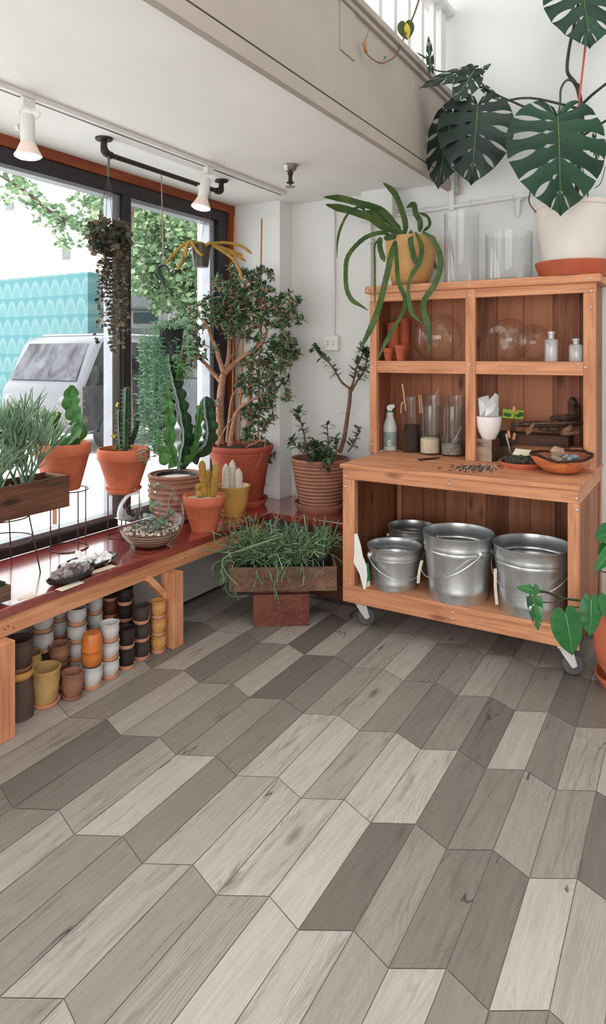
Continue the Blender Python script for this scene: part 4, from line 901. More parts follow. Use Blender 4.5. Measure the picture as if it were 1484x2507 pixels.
# ================================================================= CEILING FIXTURES
xt = -2.405; y0, y1 = .2, at(697, 465, X=xt).y
t = T('track_rail', 'white lighting track running along the ceiling', 'lighting track', (xt, 2, CZ))
MB().box(xt - .018, xt + .018, y0, y1, CZ - .022, CZ - .0005).build('rail', WMETAL, t, smooth=False, bevel=.002)
MB().box(xt - .0185, xt - .006, y0, y1 - .02, CZ - .0226, CZ - .0195).build('slot', BLKP, t, smooth=False)
BULB = emit('bulb_glow', (1, .86, .74, 1), 7.0); BULBW = pm('bulb_shell', C(246, 226, 214), .4, var=.02)
for k, (ua, va, ub, vb, lab) in enumerate(((66, 240, 69, 388, 'white spot lamp at the near end of the ceiling track'), (511, 408, 491, 512, 'white spot lamp in front of the iron pipe elbow'))):
    ya = at(ua, va, X=xt).y; D = Dof(xt, ya); a = Vector((xt, ya, CZ - .022)); e = at(ub, vb, D=D - (.0 if k == 0 else .02)); b = at(ua + (ub - ua) * .28, va + (vb - va) * .28, D=D)
    t = T('spot_lamp', lab, 'spot lamp', a, 'track spot lamps'); ax = (e - b).normalized(); L = (e - b).length
    MB().box(xt - .016, xt + .016, ya - .03, ya + .03, CZ - .06, CZ - .023).build('adapter', WMETAL, t, smooth=False, bevel=.003)
    M = frame(b, ax); M = M @ Matrix.Rotation(-math.pi / 2, 4, 'X')
    rb, rc = .055, .029
    MB().lathe([(0, .0), (rc * .9, .0), (rc, .008), (rc, L * .60), (rc * .98, L * .62), (0, L * .62)], n=28, M=M).build('lamp_body', WMETAL, t)
    MB().lathe([(rc * .95, L * .62), (rc * 1.1, L * .66), (rb * .8, L * .82), (rb, L * .92), (rb * .98, L * .95)], n=28, M=M).build('bulb', BULBW, t)
    MB().lathe([(rb * .98, L * .95), (rb * .8, L * .985), (rb * .4, L), (0, L)], n=28, M=M).build('bulb_face', BULB, t)
    MB().tube([a - Vector((0, .0, .036)), b + RT * -.032 + UP * .02, b + RT * -.032 - UP * .06], .004, 6).build('yoke', WMETAL, t)
    MB().lathe([(0, 0), (.014, 0), (.014, .014), (0, .014)], n=18, M=Matrix.Translation(b + RT * -.048 - UP * .05) @ Matrix.Rotation(YAW, 4, 'Z') @ Matrix.Rotation(math.pi / 2, 4, 'Y')).build('knob', WMETAL, t)
    MB().tube(spline([a - Vector((0, 0, .03)), b + RT * .01 + UP * .02, b + RT * .05 + UP * .015, b + RT * .045 - UP * .012, b + RT * .02 - UP * .01], 12), .003, 6).build('cord', WMETAL, t)
    pl = bpy.data.lights.new('spot', 'SPOT'); pl.energy = 10; pl.color = (1, .82, .66); pl.spot_size = 1.6; pl.spot_blend = .8; pl.shadow_soft_size = .05
    po = bpy.data.objects.new('spot_light', pl); COL.objects.link(po); po.location = e + ax * .02; po.rotation_euler = ax.to_track_quat('-Z', 'Y').to_euler()
p = at(711, 404, Z=CZ); CHR = pm('chrome', C(170, 166, 162), .25, .9, var=.1)
t = T('sprinkler_head', 'chrome and black fire sprinkler head on the ceiling', 'sprinkler', p)
MB().lathe([(0, 0), (.042, 0), (.044, -.006), (.04, -.012), (.03, -.034), (.018, -.04), (0, -.04)][::-1], p, 28).build('ceiling_mount', CHR, t)
MB().lathe([(.0, -.12), (.006, -.12), (.008, -.105), (.022, -.103), (.022, -.098), (.012, -.094), (.011, -.06), (.016, -.055), (.016, -.04), (0, -.04)], p, 20).build('nozzle', pm('dark_brass', C(74, 54, 46), .4, .6), t)
MB().lathe([(0, -.126), (.028, -.126), (.028, -.122), (0, -.122)], p, 20).build('deflector', CHR, t)
# ================================================================= GLAZED POTS UNDER THE BENCH
GL = {'tan': pm('tan_glaze', C(206, 150, 88), .4, var=.12, scale=9), 'grey': pm('charcoal_glaze', C(70, 62, 60), .4, var=.15, scale=9), 'black': pm('black_glaze', C(50, 42, 42), .35, var=.15, scale=9),
      'white': pm('white_glaze', C(206, 202, 200), .4, var=.08, scale=9), 'orange': pm('orange_glaze', C(204, 116, 56), .35, var=.12, scale=9), 'brown': pm('brown_glaze', C(150, 104, 82), .55, var=.15, scale=9),
      'yellow': pm('yellow_glaze', C(186, 150, 96), .4, var=.15, scale=7), 'dark': pm('dark_clay', C(84, 66, 58), .7, var=.15, scale=7), 'rust': pm('rust_glaze', C(118, 70, 50), .5, var=.2, scale=7)}
BISQ = pm('bare_clay', C(206, 146, 112), .8, var=.1, scale=12)
def glazed(label, x, y, z, r, h, col, inv=False, sau=True, flare=0.):
    t = T('glazed_pot', label, 'plant pot', (x, y, z), 'glazed pots stacked under the bench')
    b = .018 if sau else .0
    if inv:
        MB().lathe([(0, h), (r * .76, h), (r * .8, h - .004), (r * .97, h * .45), (r * .96, .01), (r, .0), (r * .9, 0), (r * .86, .02), (0, h - .012)], (x, y, z), 28).build('pot_body', GL[col], t, ang=50)
        return t
    p = [(r * .70, b * .45), (r * .80, b + h * .06), (r * (.95 - flare * .3), h * .42), (r * (.97 - flare * .15), h * .7), (r * (.93), h * .9), (r * 1.0, h * .96), (r * 1.0, h), (r * .9, h), (r * .87, h * .9), (r * .86, h * .4), (0, h * .3)]
    MB().lathe(p, (x, y, z), 28).build('pot_body', GL[col], t, ang=50)
    if sau: MB().lathe([(0, 0), (r * .82, 0), (r * .93, .012), (r * .95, b), (r * .87, b), (r * .72, b * .55)], (x, y, z), 28).build('saucer', BISQ if col not in ('dark', 'brown') else GL['brown'], t, ang=50)
    return t
def zx(a): return a / 3.298
def stack_front(a, bottom, w, cols, h, where, inv=None, sau=None, flare=0.):
    u, v = zx(a), 1420 + bottom / 3.298; D0 = FPX * HC / (v - HY); r = m_of(w / 3.298, D0) / 2; c = at(u, v, D=D0 + r * .9); z = 0.
    return stack(c.x, c.y, r, cols, h, where, inv, sau, flare)
NM = {1: [''], 2: ['lower', 'topmost'], 3: ['bottom', 'middle', 'topmost'], 4: ['bottom', 'second from bottom', 'third from bottom', 'topmost']}
CN = {'tan': 'tan glazed', 'grey': 'charcoal grey', 'black': 'black glazed', 'white': 'white glazed', 'orange': 'bright orange', 'brown': 'brown clay', 'yellow': 'mustard glazed', 'dark': 'dark brown clay', 'rust': 'rust brown'}
def stack(x, y, r, cols, h, where, inv=None, sau=None, flare=0.):
    z = 0.; n = len(cols)
    for i, cname in enumerate(cols):
        hh = h[i] if isinstance(h, (list, tuple)) else h
        pos = NM[n][i]; lab = f"{pos + ' ' if pos else ''}{CN[cname]} pot {'of' if n > 1 else ''} {where}".replace('  ', ' ')
        glazed(lab, x, y, z + .0004, r, hh, cname, inv=bool(inv and inv[i]), sau=not (sau and not sau[i]), flare=flare); z += hh + .0008
def stack_back(a, X, r, cols, h, where, **k):
    d = ray(zx(a), 870); q = CAM + d * (X / d.x); stack(q.x, q.y, r, cols, h, where, **k)
stack_front(1278, 602, 132, ['tan'] * 3, .086, 'the tan stack beside the middle bench leg')
stack_front(1140, 656, 145, ['grey'] * 3, .087, 'the grey front stack next to the tan stack')
stack_front(1020, 732, 145, ['black'] * 2, .096, 'the short black stack at the front')
stack_front(885, 812, 160, ['white'] * 3, .084, 'the white front stack right of the orange pots')
stack_front(742, 897, 175, ['white', 'orange', 'orange'], [.098, .072, .072], 'the front stack of white and orange pots', inv=[0, 0, 1], sau=[1, 0, 0])
stack_front(585, 985, 180, ['brown'], .112, 'on the floor in front, right of the mustard pot', flare=.1)
stack_front(360, 1055, 262, ['yellow'], .155, 'with wide rim, largest pot at the front', flare=.3)
stack_back(478, -2.53, .048, ['rust', 'brown'], [.095, .095], 'the pair behind the mustard and small brown pots')
stack_back(622, -2.535, .0455, ['white'] * 4, .080, 'the tall white stack behind the orange pots')
stack_back(765, -2.58, .040, ['white'] * 4, .078, 'the rear white stack near the middle')
stack_back(345, -2.60, .050, ['dark', 'black', 'white', 'white'], [.08, .075, .088, .088], 'the mixed stack at the rear left')
stack_back(478, -2.655, .038, ['white'] * 4, .078, 'the narrow white stack against the wall')
stack_back(1010, -2.52, .040, ['black'] * 4, .082, 'the tall black stack behind the short black one')
stack_back(888, -2.615, .041, ['rust', 'black', 'rust', 'black'], .084, 'the dark mixed stack in the rear shadow')
stack_back(1010, -2.65, .046, ['dark', 'rust', 'rust'], [.10, .125, .13], 'the rust stack farthest back against the wall')
stack_back(240, -2.56, .052, ['dark', 'yellow'], [.09, .10], 'the rear pair behind the near leg')
d = ray(zx(152), 870); q = CAM + d * (-2.46 / d.x)
stack(q.x, q.y, .060, ['dark', 'tan', 'dark'], [.155, .04, .125], 'the big dark stack behind the near bench leg', inv=[1, 0, 0], sau=[0, 0, 1])
# ================================================================= CORNER PLANTER
x, y = -2.16, 3.80; Dm = Dof(x, y)
t = T('thorny_shrub', 'branching thorny shrub in a ringed brown pot on the corner platform', 'potted plant', (x, y, BZ))
saucer(t, (x, y, BZ), .165, .055, RIBB); zt = at(785, 1120, D=Dm).z - BZ
pr = [(r_, z_ + .02) for r_, z_ in ringed_profile(zt - .02, .188, .125, 13, .0075)]
MB().lathe(pr, (x, y, BZ), 48).build('pot', RIBB, t); MB().lathe([(.172, zt * .9), (0, zt * .92)], (x, y, BZ), 24).build('soil', SOIL, t)
tm = lambda P, dd=0.: [p + FW * dd for p in trace(P, Dm, 690, 800, 5.452)]
mb = MB(); lf = MB()
def leafy(path, r0, r1, dens, L, start=0., rnd=.02):
    n = max(8, int(sum((path[i + 1] - path[i]).length for i in range(len(path) - 1)) / .012)); pts = spline(path, n); mb.tube(pts, [r0 + (r1 - r0) * i / n for i in range(n + 1)], 7)
    for i in range(n + 1):
        if i / n < start or R.random() > dens * 1.25: continue
        d = (pts[min(i + 1, n)] - pts[max(0, i - 1)]).normalized()
        for k in range(R.choice((2, 2, 3)) if i < n - 2 else 6):
            o = rdir(); o = (o - d * o.dot(d)).normalized(); l = L * R.uniform(.65, 1.15)
            lf.leaf(frame(pts[i], (o + d * R.uniform(.0, .9) + Vector((0, 0, .1))).normalized(), (0, 0, 1)), l, l * .42, 4, R.uniform(.0, .5), .12, .75 * 1.4)
leafy(tm([(770, 1680), (830, 1500), (870, 1250), (905, 1000), (915, 830)]), .015, .012, .12, .052, .45)
leafy(tm([(915, 830), (800, 740), (740, 640), (640, 490), (520, 390), (440, 280)]), .008, .004, .8, .056, .35)
leafy(tm([(915, 850), (960, 740), (1000, 560), (1060, 420), (1110, 300)], .03), .008, .004, .95, .064, .3); leafy(tm([(930, 860), (1010, 720), (1080, 620), (1130, 480), (1150, 330)], .0), .008, .004, .95, .064, .3)
leafy(tm([(310, 1680), (310, 1500), (260, 1300), (210, 1130)], .0), .008, .003, .75, .064, .1); leafy(tm([(330, 1680), (420, 1600), (450, 1560)], -.05), .005, .003, .8, .064, .3); leafy(tm([(300, 1680), (200, 1590), (140, 1500)], -.04), .005, .003, .8, .062, .3)
leafy(tm([(620, 1680), (620, 1500), (605, 1310)], .04), .006, .003, .6, .062, .1); leafy(tm([(720, 1680), (730, 1560), (710, 1480)], -.06), .005, .003, .7, .062, .2); leafy(tm([(890, 1680), (980, 1560), (1030, 1380)], .05), .006, .003, .7, .062, .3)
for k in range(9):
    b = Vector((x + R.uniform(-.12, .12), y + R.uniform(-.12, .1), BZ + zt * .92)); leafy([b, b + Vector((R.uniform(-.05, .05), R.uniform(-.06, .04), R.uniform(.04, .1)))], .004, .002, .9, .062, .1)
mb.build('stem', BARKD, t); lf.build('foliage', LF_MILII, t, smooth=False)
# ================================================================= RHIPSALIS CRATE ON ITS STAND
Dp = 3.73; A = at(620, 1534, Z=0); B = at(757, 1532, Z=0); ex = (B - A).normalized(); ey = Vector((-ex.y, ex.x, 0))
def loc(o, z=0.): return Matrix(((ex.x, ey.x, 0, o.x), (ex.y, ey.y, 0, o.y), (0, 0, 1, z), (0, 0, 0, 1)))
wS = (B - A).length; zS = at(690, 1447, D=Dp).z
t = T('plank_stand', 'reddish plank box stand on the floor under the rhipsalis crate', 'stand', A)
PLK = wood('plank_red', C(140, 86, 66), C(116, 66, 52), C(80, 44, 36), 'x'); M = loc(A)
MB().box(0, wS, 0, .022, 0, zS - .0205, M).build('front_board', PLK, t, smooth=False, bevel=.002)
MB().box(.0, wS, .022, .24, zS - .02, zS, M).build('top_board', PLK, t, smooth=False, bevel=.002); MB().box(0, wS, .22, .24, 0, zS - .0205, M).build('back_board', PLK, t, smooth=False)
ca = at(560, 1445, D=Dp - .02); cb = at(826, 1438, D=Dp - .02); wC = (cb - ca).dot(ex); o = Vector((ca.x, ca.y, 0)); hC = m_of(59, Dp)
M = loc(o, zS + .0005)
crate('plank_crate', 'rustic wooden crate of trailing rhipsalis on the plank stand', M, wC, .25, hC, .014, (OLDX, OLDZ))
def rhip(mb, p, d, L, r, lev, g=0.):
    pts = [p]; n = 4; dd = d.copy()
    for i in range(n):
        dd = (dd + Vector((0, 0, -g)) + rv(.10)).normalized(); pts.append(pts[-1] + dd * L / n)
    mb.tube(pts, [r, r, r, r * .95, r * .8], 5)
    if lev > 0:
        for k in range(R.choice((1, 2, 2, 3))): rhip(mb, pts[-1], (dd + rdir(-.6, .8) * .8).normalized(), L * R.uniform(.45, .9), r * .9, lev - 1, g)
for k, (lx, lab) in enumerate(((.085, 'rhipsalis in the black pot at the left end of the plank crate'), (.235, 'trailing rhipsalis in the middle pot of the plank crate'), (.375, 'dense rhipsalis between the middle and the rightmost pot of the plank crate'), (.51, 'upright bright green rhipsalis in the rightmost pot of the plank crate'))):
    c = M @ Vector((lx, .125, .0135)); t = T('rhipsalis', lab, 'potted plant', c); hp = .115 if k < 3 else .15
    nursery_pot(t, c, hp, .062, .046); mb = MB()
    for j in range((46, 58, 56, 40)[k]):
        a = R.uniform(0, 6.28); b = c + Vector((math.cos(a), math.sin(a), 0)) * R.uniform(0, .052) + Vector((0, 0, hp * .86))
        if k == 3 and j < 30: rhip(mb, b, (Vector((0, 0, 1)) + rdir(-.2, .2) * .22).normalized(), R.uniform(.12, .26), .0042, 0); continue
        f = R.random(); out = (ex * R.uniform(-1, 1) - ey * R.uniform(-.4, 1.)).normalized()
        if f < .55: rhip(mb, b, (Vector((0, 0, 1)) + rdir(-.2, .3) * .5 + out * .2).normalized(), R.uniform(.075, .15), .0031, 2, .06)
        elif f < .9: rhip(mb, b + Vector((0, 0, .03)), (Vector((0, 0, .8)) + out * .9).normalized(), R.uniform(.07, .12), .003, 2, .22)
        else: rhip(mb, b + Vector((0, 0, .05)), (Vector((0, 0, .4)) + out * 1.0).normalized(), R.uniform(.09, .14), .003, 2, .36)
    mb.build('stem', LF_RHIP, t)
    if k == 3: 
        Mt = M @ Matrix.Translation((lx - .005, .125 - .0625, .10)); MB().box(-.008, .008, -.002, 0, 0, .014, Mt).build('price_label', WP, t, smooth=False)
    if k == 0:
        mb = MB()
        for P in ([(900, 935), (600, 1045), (420, 1035), (330, 1030)], [(900, 935), (520, 1070), (510, 1180), (600, 1280)], [(700, 1060), (520, 1240), (540, 1360), (675, 1365)], [(800, 1060), (640, 1010), (560, 1010), (400, 1060)], [(540, 1290), (610, 1395)], [(520, 1000), (440, 970), (425, 885)]):
            mb.tube(spline(trace(P, Dp - .06, 380, 1000, 2.968), 10), [.0032] * 11, 5)
        mb.build('trailing_stem', LF_RHIP, t)
# ================================================================= GALVANISED BUCKETS IN THE LOWER BAY
m, nt, out = newmat('galvanised_steel'); bs = bsdf(nt, out, .34, .84, .5); vec = mapping(nt, (1, 1, .35)); f = noise_(nt, vec, 9, 5, .6)
nt.links.new(ramp(nt, f, [(.3, C(188, 192, 194)), (.7, C(224, 226, 226))]), bs.inputs[0]); nt.links.new(ramp(nt, noise_(nt, mapping(nt, (1, 1, .15)), 7, 2), [(.2, (.24, .24, .24, 1)), (.8, (.33, .33, .33, 1))]), bs.inputs['Roughness']); GALV = m
zsh = zb1 + .0005
def bucket(label, c, rt, rb, h, a, drop, grp=True):
    t = T('galvanised_bucket', label, 'bucket', (c.x, c.y, zsh), 'galvanised buckets in the lower bay'); c = (c.x, c.y, zsh)
    def rr(z): return rb + (rt - rb) * z / h
    p = [(0, .012), (rb - .006, .012), (rb - .004, 0), (rb, 0), (rb + .002, .03)]
    for zz in (.16, .74, .80): p += [(rr(zz * h), zz * h - .010), (rr(zz * h) + .004, zz * h), (rr(zz * h), zz * h + .010)]
    p += [(rt, h - .01), (rt + .004, h - .006), (rt + .004, h), (rt - .002, h)]
    inn = [(rt - .003, h - .01)] + [(rr(zz * h) - .003 + q, zz * h + d) for zz in (.80, .74, .16) for d, q in ((.010, 0), (0, .004), (-.010, 0))] + [(rb - .004, .016), (0, .016)]
    MB().lathe(p + inn, c, 56).build('pail', GALV, t, ang=60)
    C0 = Vector(c); ux = Vector((math.cos(a), math.sin(a), 0)); zz = h * .78
    for s in (1, -1):
        e = C0 + ux * s * (rr(zz) + .006) + Vector((0, 0, zz)); MB().ball(e, .013, 10, (1, 1, 1.3)).build('ear', GALV, t)
    pp = Vector((-ux.y, ux.x, 0)); R1 = rr(zz) + .014; pts = []
    if pp.dot(FW) > 0: pp = -pp
    for i in range(25):
        b = math.pi * i / 24; pts.append(C0 + ux * R1 * math.cos(b) + (pp * R1 * 1.02 * math.sin(b)) + Vector((0, 0, zz - drop * math.sin(b))))
    MB().tube(pts, .0028, 6).build('handle', GALV, t); return t
def ctr(u, D): 
    q = at(u, 870, D=D); return q
bucket('small galvanised bucket beside the white dustpan', ctr(966, 3.70), .148, .115, .226, YAW + .25, .10)
bucket('tall galvanised bucket in the centre of the lower bay', ctr(1122, 3.545), .183, .15, .338, YAW - 1.15, .14)
bucket('large galvanised bucket with paper tag at the cabinet right side', ctr(1304, 3.365), .19, .158, .325, YAW + 2.55, .13)
bucket('dim galvanised bucket behind the small and tall buckets', ctr(1008, 3.97), .14, .112, .262, YAW, .1)
t = T('dustpan', 'white dustpan leaning on the left wall of the lower bay', 'dustpan', at(885, 1440, D=3.62))
mb = MB(); Q = [(868, 1308), (876, 1308), (884, 1335), (889, 1362), (898, 1385), (900, 1410), (896, 1443), (890, 1443), (880, 1405), (866, 1378), (868, 1350)]
P = [at(u, v, D=3.60) for u, v in Q]; n = len(P); off = FW * .018
mb.add(P + [p + off for p in P], [tuple(range(n)), tuple(reversed(range(n, 2 * n)))] + [(i, n + i, n + (i + 1) % n, (i + 1) % n) for i in range(n)]); mb.build('pan', WP, t, smooth=False, bevel=.003)
t = T('hand_brush', 'green hand brush tucked behind the white dustpan', 'brush', at(902, 1420, D=3.63)); GRN = pm('green_plastic', C(38, 122, 78), .45)
P = [at(u, v, D=3.625) for u, v in ((891, 1388), (903, 1380), (906, 1420), (897, 1425))]; MB().add(P + [p + FW * .03 for p in P], [(0, 1, 2, 3), (7, 6, 5, 4), (0, 4, 5, 1), (1, 5, 6, 2), (2, 6, 7, 3), (3, 7, 4, 0)]).build('brush_head', GRN, t, smooth=False, bevel=.002)
P = [at(u, v, D=3.63) for u, v in ((897, 1426), (906, 1421), (906, 1434), (898, 1438))]; MB().add(P + [p + FW * .025 for p in P], [(0, 1, 2, 3), (7, 6, 5, 4), (0, 4, 5, 1), (1, 5, 6, 2), (2, 6, 7, 3), (3, 7, 4, 0)]).build('bristles', pm('bristle_white', C(210, 214, 206), .8), t, smooth=False)
for u0, v0, u1, v1, D, lab in ((1033, 1372, 1024, 1428, 3.50, 'long paper tag hanging between the small and tall bucket'), (1213, 1392, 1217, 1480, 3.24, 'long white paper tag hanging from the large bucket')):
    a, b = at(u0, v0, D=D), at(u1, v1, D=D); mb = MB(); pts = spline([a, a.lerp(b, .5) - RT * .004, b], 8); w = .006 * FW * .3 + RT * .008
    mb.add([p - w for p in pts] + [p + w for p in pts], [(i, i + 1, 10 + i, 9 + i) for i in range(8)]); o = mb.build('hanging_tag', CARD); tag(o, lab, 'tag', 'paper tags on the buckets')
# ================================================================= COUNTER
zk = zc + .0004
def base(u, v): return at(u, v, Z=zk)
def dz(p): return Dof(p.x, p.y)
# spray bottle
c = base(955, 1101); D = dz(c); t = T('spray_bottle', 'translucent spray bottle with green collar and white trigger', 'spray bottle', c); q = m_of(17, D)
SB = pm('milky_plastic', C(206, 212, 210), .35, var=.03)
zz = lambda v: at(955, v, D=D).z - zk
MB().lathe([(0, 0), (q * .95, 0), (q, .006), (q, zz(1045)), (q * .9, zz(1038)), (q * .55, zz(1020)), (q * .5, zz(1010)), (q * .45, zz(1008)), (0, zz(1008))], c, 28).build('bottle', SB, t)
MB().lathe([(q * 1.01, zz(1092)), (q * 1.012, zz(1056))], c, 28).build('wrap_label', pm('grey_green_label', C(150, 164, 160), .6, var=.15, scale=30), t)
MB().lathe([(0, zz(1013)), (q * .48, zz(1013)), (q * .48, zz(1007)), (q * .36, zz(1006)), (0, zz(1006))], c, 20).build('collar', pm('bright_green', C(70, 170, 80), .4), t)
P = [at(u, v, D=D - .012) for u, v in ((950, 1006), (960, 1006), (962, 1001), (967, 998), (967, 990), (955, 990), (948, 994), (947, 1000))]; n = len(P)
MB().add(P + [p + FW * .024 for p in P], [tuple(range(n)), tuple(reversed(range(n, 2 * n)))] + [(i, n + i, n + (i + 1) % n, (i + 1) % n) for i in range(n)]).build('trigger_head', WP, t, smooth=False, bevel=.003)
Mb = Matrix.Translation(at(953, 1085, D=D - q - .003)) @ Matrix.Rotation(YAW, 4, 'Z'); MB().box(-.009, .009, -.0008, .0008, -.016, .018, Mb).build('barcode_patch', WP, t, smooth=False)
mb = MB(); [mb.box(-.005 + i * .003, -.0035 + i * .003, -.0014, -.0008, -.010, .012, Mb) for i in range(4)]; mb.build('barcode', pm('ink_grey', C(110, 116, 118), .6), t, smooth=False)
def jar(label, u, v, wpx, vtop, fill=None, fmat=None, fz=.0, glass=GLASS, name='glass_cylinder', slope=0., cat='glass vase', grp=None, Y=None, zbase=None):
    if zbase is None: c = base(u, v)
    else: c = at(u, v, Z=zbase)
    if Y is not None: c = at(u, 870, Y=Y); c.z = zbase if zbase is not None else zk
    D = dz(c); r = m_of(wpx / 2, D); h = at(u, vtop, D=D).z - c.z; t = T(name, label, cat, c, grp)
    MB().lathe([(0, .001), (r * .9, .001), (r, .006), (r, h), (r - .0022, h + .001), (r - .003, h - .002), (r - .003, .012), (r * .86, .008), (0, .008)], c, 40).build('glass', glass, t, ang=50)
    if fmat:
        hf = at(u, fill, D=D).z - c.z; rr = r - .005
        MB().lathe([(0, .010), (rr, .010), (rr, hf - abs(slope)), (rr * .8, hf), (0, hf + abs(slope) * .6)], c, 32).build('contents', fmat, t)
    return t, c, r, h
SAND = pm('cream_sand', C(226, 206, 180), .95, var=.06, scale=60, bmp=.3); ASH = pm('grey_perlite', C(168, 158, 148), .95, var=.3, scale=90, bmp=.8); CHAR = pm('dark_soil_fill', C(58, 46, 40), .95, var=.3, scale=70, bmp=.5)
jar('glass cylinder of dark soil beside the spray bottle', 1007, 1106, 43, 972, 1040, CHAR, glass=GLASSD)
jar('glass cylinder half filled with cream sand', 1053, 1111, 51, 993, 1071, SAND, slope=.006, glass=GLASSD)
t, c, r, h = jar('glass cylinder with grey perlite and a scoop', 1107, 1115, 53, 996, 1086, ASH, slope=.012, glass=GLASSD)
jar('empty glass cylinder behind the sand jar', 1062, 1, 46, 968, Y=3.965, glass=GLASSD); jar('empty glass cylinder behind the perlite jar beside the post', 1118, 1, 40, 968, Y=3.965, glass=GLASSD)
D = dz(c); t = T('small_scoop', 'small metal scoop stuck in the perlite jar', 'scoop', at(1115, 1084, D=D)); MB().tube([at(1112, 1080, D=D), at(1130, 1044, D=D)], .0032, 8).build('handle', SCREW, t)
P = [at(u, v, D=D - .002) for u, v in ((1105, 1085), (1116, 1066), (1124, 1073), (1115, 1090))]; MB().add(P + [p + FW * .006 for p in P], [(0, 1, 2, 3), (7, 6, 5, 4), (0, 4, 5, 1), (1, 5, 6, 2), (2, 6, 7, 3), (3, 7, 4, 0)]).build('blade', SCREW, t, smooth=False)
D = 4.02; t = T('wooden_tongs', 'wooden tongs hooked over the rim of the dark soil jar', 'tongs', at(987, 985, D=D)); TW = pm('pale_wood', C(206, 158, 116), .6, var=.12, scale=30)
MB().tube(spline([at(985, 940, D=D), at(989, 965, D=D), at(990, 985, D=D)], 6), .0045, 6).build('handle', TW, t)
MB().tube(spline([at(u, v, D=D) for u, v in ((982, 1012), (983, 990), (987, 985), (992, 988), (993, 1005))], 10), .0035, 6).build('loop', TW, t)
for u, lab in ((1026, 'thin wooden stick leaning in the sand jar, slightly left'), (1031, 'thin wooden stick inside the sand jar beside its twin')):
    o = MB().tube([at(u, 967, D=4.06), at(u + 3, 1012, D=4.04)], .0035, 6).build('wooden_stick', TW); tag(o, lab, 'stick', 'wooden sticks in the jars')
o = MB().tube([at(1073, 954, D=4.1), at(1062, 980, D=4.1)], .0028, 6).build('steel_rod', SCREW); tag(o, 'thin steel rod poking out above the rear glass cylinder', 'rod')
t = T('black_scoop', 'black plastic scoop lying on the counter', 'scoop', base(1050, 1125)); MB().tube([base(1036, 1127) + UP * .006, base(1076, 1123) + UP * .006], [.006, .0035], 8).build('handle', BLKP, t); MB().ball(base(1030, 1128) + UP * .006, .011, 10, (1.6, 1, .5)).build('bowl', BLKP, t)
# scattered potting bits
mb = MB()
for k in range(260):
    u, v = R.gauss(1163, 26), R.gauss(1147, 4.5)
    if v < 1137 or v > 1160: continue
    p = base(u, v); mb.ball(p + UP * .003, R.uniform(.002, .0045), 5, (R.uniform(.7, 2.2), R.uniform(.7, 1.6), .7), None, .3, k)
tag(mb.build('potting_mix', pm('mix_bits', C(92, 74, 64), .9, var=.5, scale=200, island=.9)), 'dark potting mix crumbs spilled on the counter', 'potting mix', kind='stuff')
mb = MB()
for k in range(120):
    u, v = R.gauss(1172, 30), R.gauss(1147, 5)
    if v < 1136 or v > 1160: continue
    mb.ball(base(u, v) + UP * .004, R.uniform(.0015, .003), 5, (1, 1, .8))
tag(mb.build('perlite_grains', pm('perlite_white', C(226, 218, 210), .9)), 'white perlite grains scattered in the spilled potting mix', 'perlite', kind='stuff')
# wood block + cup with bags
a, b, e = at(1163, 1126, Z=zk), at(1204, 1131, Z=zk), at(1240, 1124, Z=zk); u1 = (b - a); u2 = (e - b); hb = at(1204, 1077, D=dz(b)).z - zk
t = T('wood_block', 'rough weathered wood block under the white cup', 'block', b)
GWD = wood('weathered_grey', C(190, 168, 150), C(150, 128, 112), C(88, 70, 60), 'x', .8); DWD = wood('dark_block', C(92, 64, 50), C(70, 46, 36), C(44, 30, 26), 'z', .8)
n2 = Vector((-u1.y, u1.x, 0)).normalized() * .08; u2 = u2.normalized() * .085
P = [a, b, b + u2, a + u2]; mb = MB().add(P + [p + UP * hb for p in P], [(3, 2, 1, 0), (4, 5, 6, 7), (0, 1, 5, 4), (2, 3, 7, 6), (3, 0, 4, 7)]); mb.build('block_body', GWD, t, smooth=False)
q = u2.normalized() * .0; P = [b + RT * .001, b + u2 + RT * .001]; MB().add([P[0], P[1], P[1] + UP * hb, P[0] + UP * hb], [(0, 1, 2, 3)]).build('dark_face', DWD, t, smooth=False)
c = at(1197, 1072, D=dz(b) + .045); c.z = zk + hb + .0005; D = dz(c); r = m_of(30.5, D); hc = at(1197, 1019, D=D).z - c.z
t = T('white_cup', 'white ceramic cup holding plastic bags on the wood block', 'cup', c); CER = pm('white_ceramic', C(238, 230, 226), .25, var=.01)
MB().lathe([(0, 0), (r * .5, 0), (r * .56, .006), (r * .84, hc * .35), (r * .98, hc * .7), (r, hc), (r * .95, hc), (r * .9, hc * .7), (0, hc * .2)], c, 36).build('cup_body', CER, t)
BAG = glassm('clear_plastic_bag', (.97, .97, .98, 1), .8, .2, .12, .45)
for k, (P, lab) in enumerate(((((1175, 1020), (1172, 975), (1196, 968), (1206, 1000), (1204, 1020)), 'upright clear plastic bag on the cup left side'), (((1196, 1020), (1190, 990), (1213, 962), (1221, 968), (1221, 1020)), 'pointed folded plastic bag rising from the cup'), (((1188, 1020), (1190, 1000), (1216, 985), (1222, 1000), (1220, 1020)), 'short crumpled plastic bag in front of the others in the cup'))):
    pts = [at(u, v, D=D + (.0, -.015, -.03)[k] + R.uniform(-.006, .006)) for u, v in P]; n = len(pts); pb_ = [p + FW * .012 + rv(.003) for p in pts]; cen = sum(pts, Vector()) / n - FW * .014
    mb = MB(); mb.add(pts + pb_ + [cen], [(i, (i + 1) % n, 2 * n) for i in range(n)] + [tuple(reversed(range(n, 2 * n)))] + [(i, n + i, n + (i + 1) % n, (i + 1) % n) for i in range(n)])
    o = mb.build('plastic_bag', BAG, smooth=False); tag(o, lab, 'bag', 'plastic bags in the white cup')
jar('clear glass tumbler stack edge behind the white cup', 1178, 1, 34, 976, Y=3.985, glass=GLASSD)
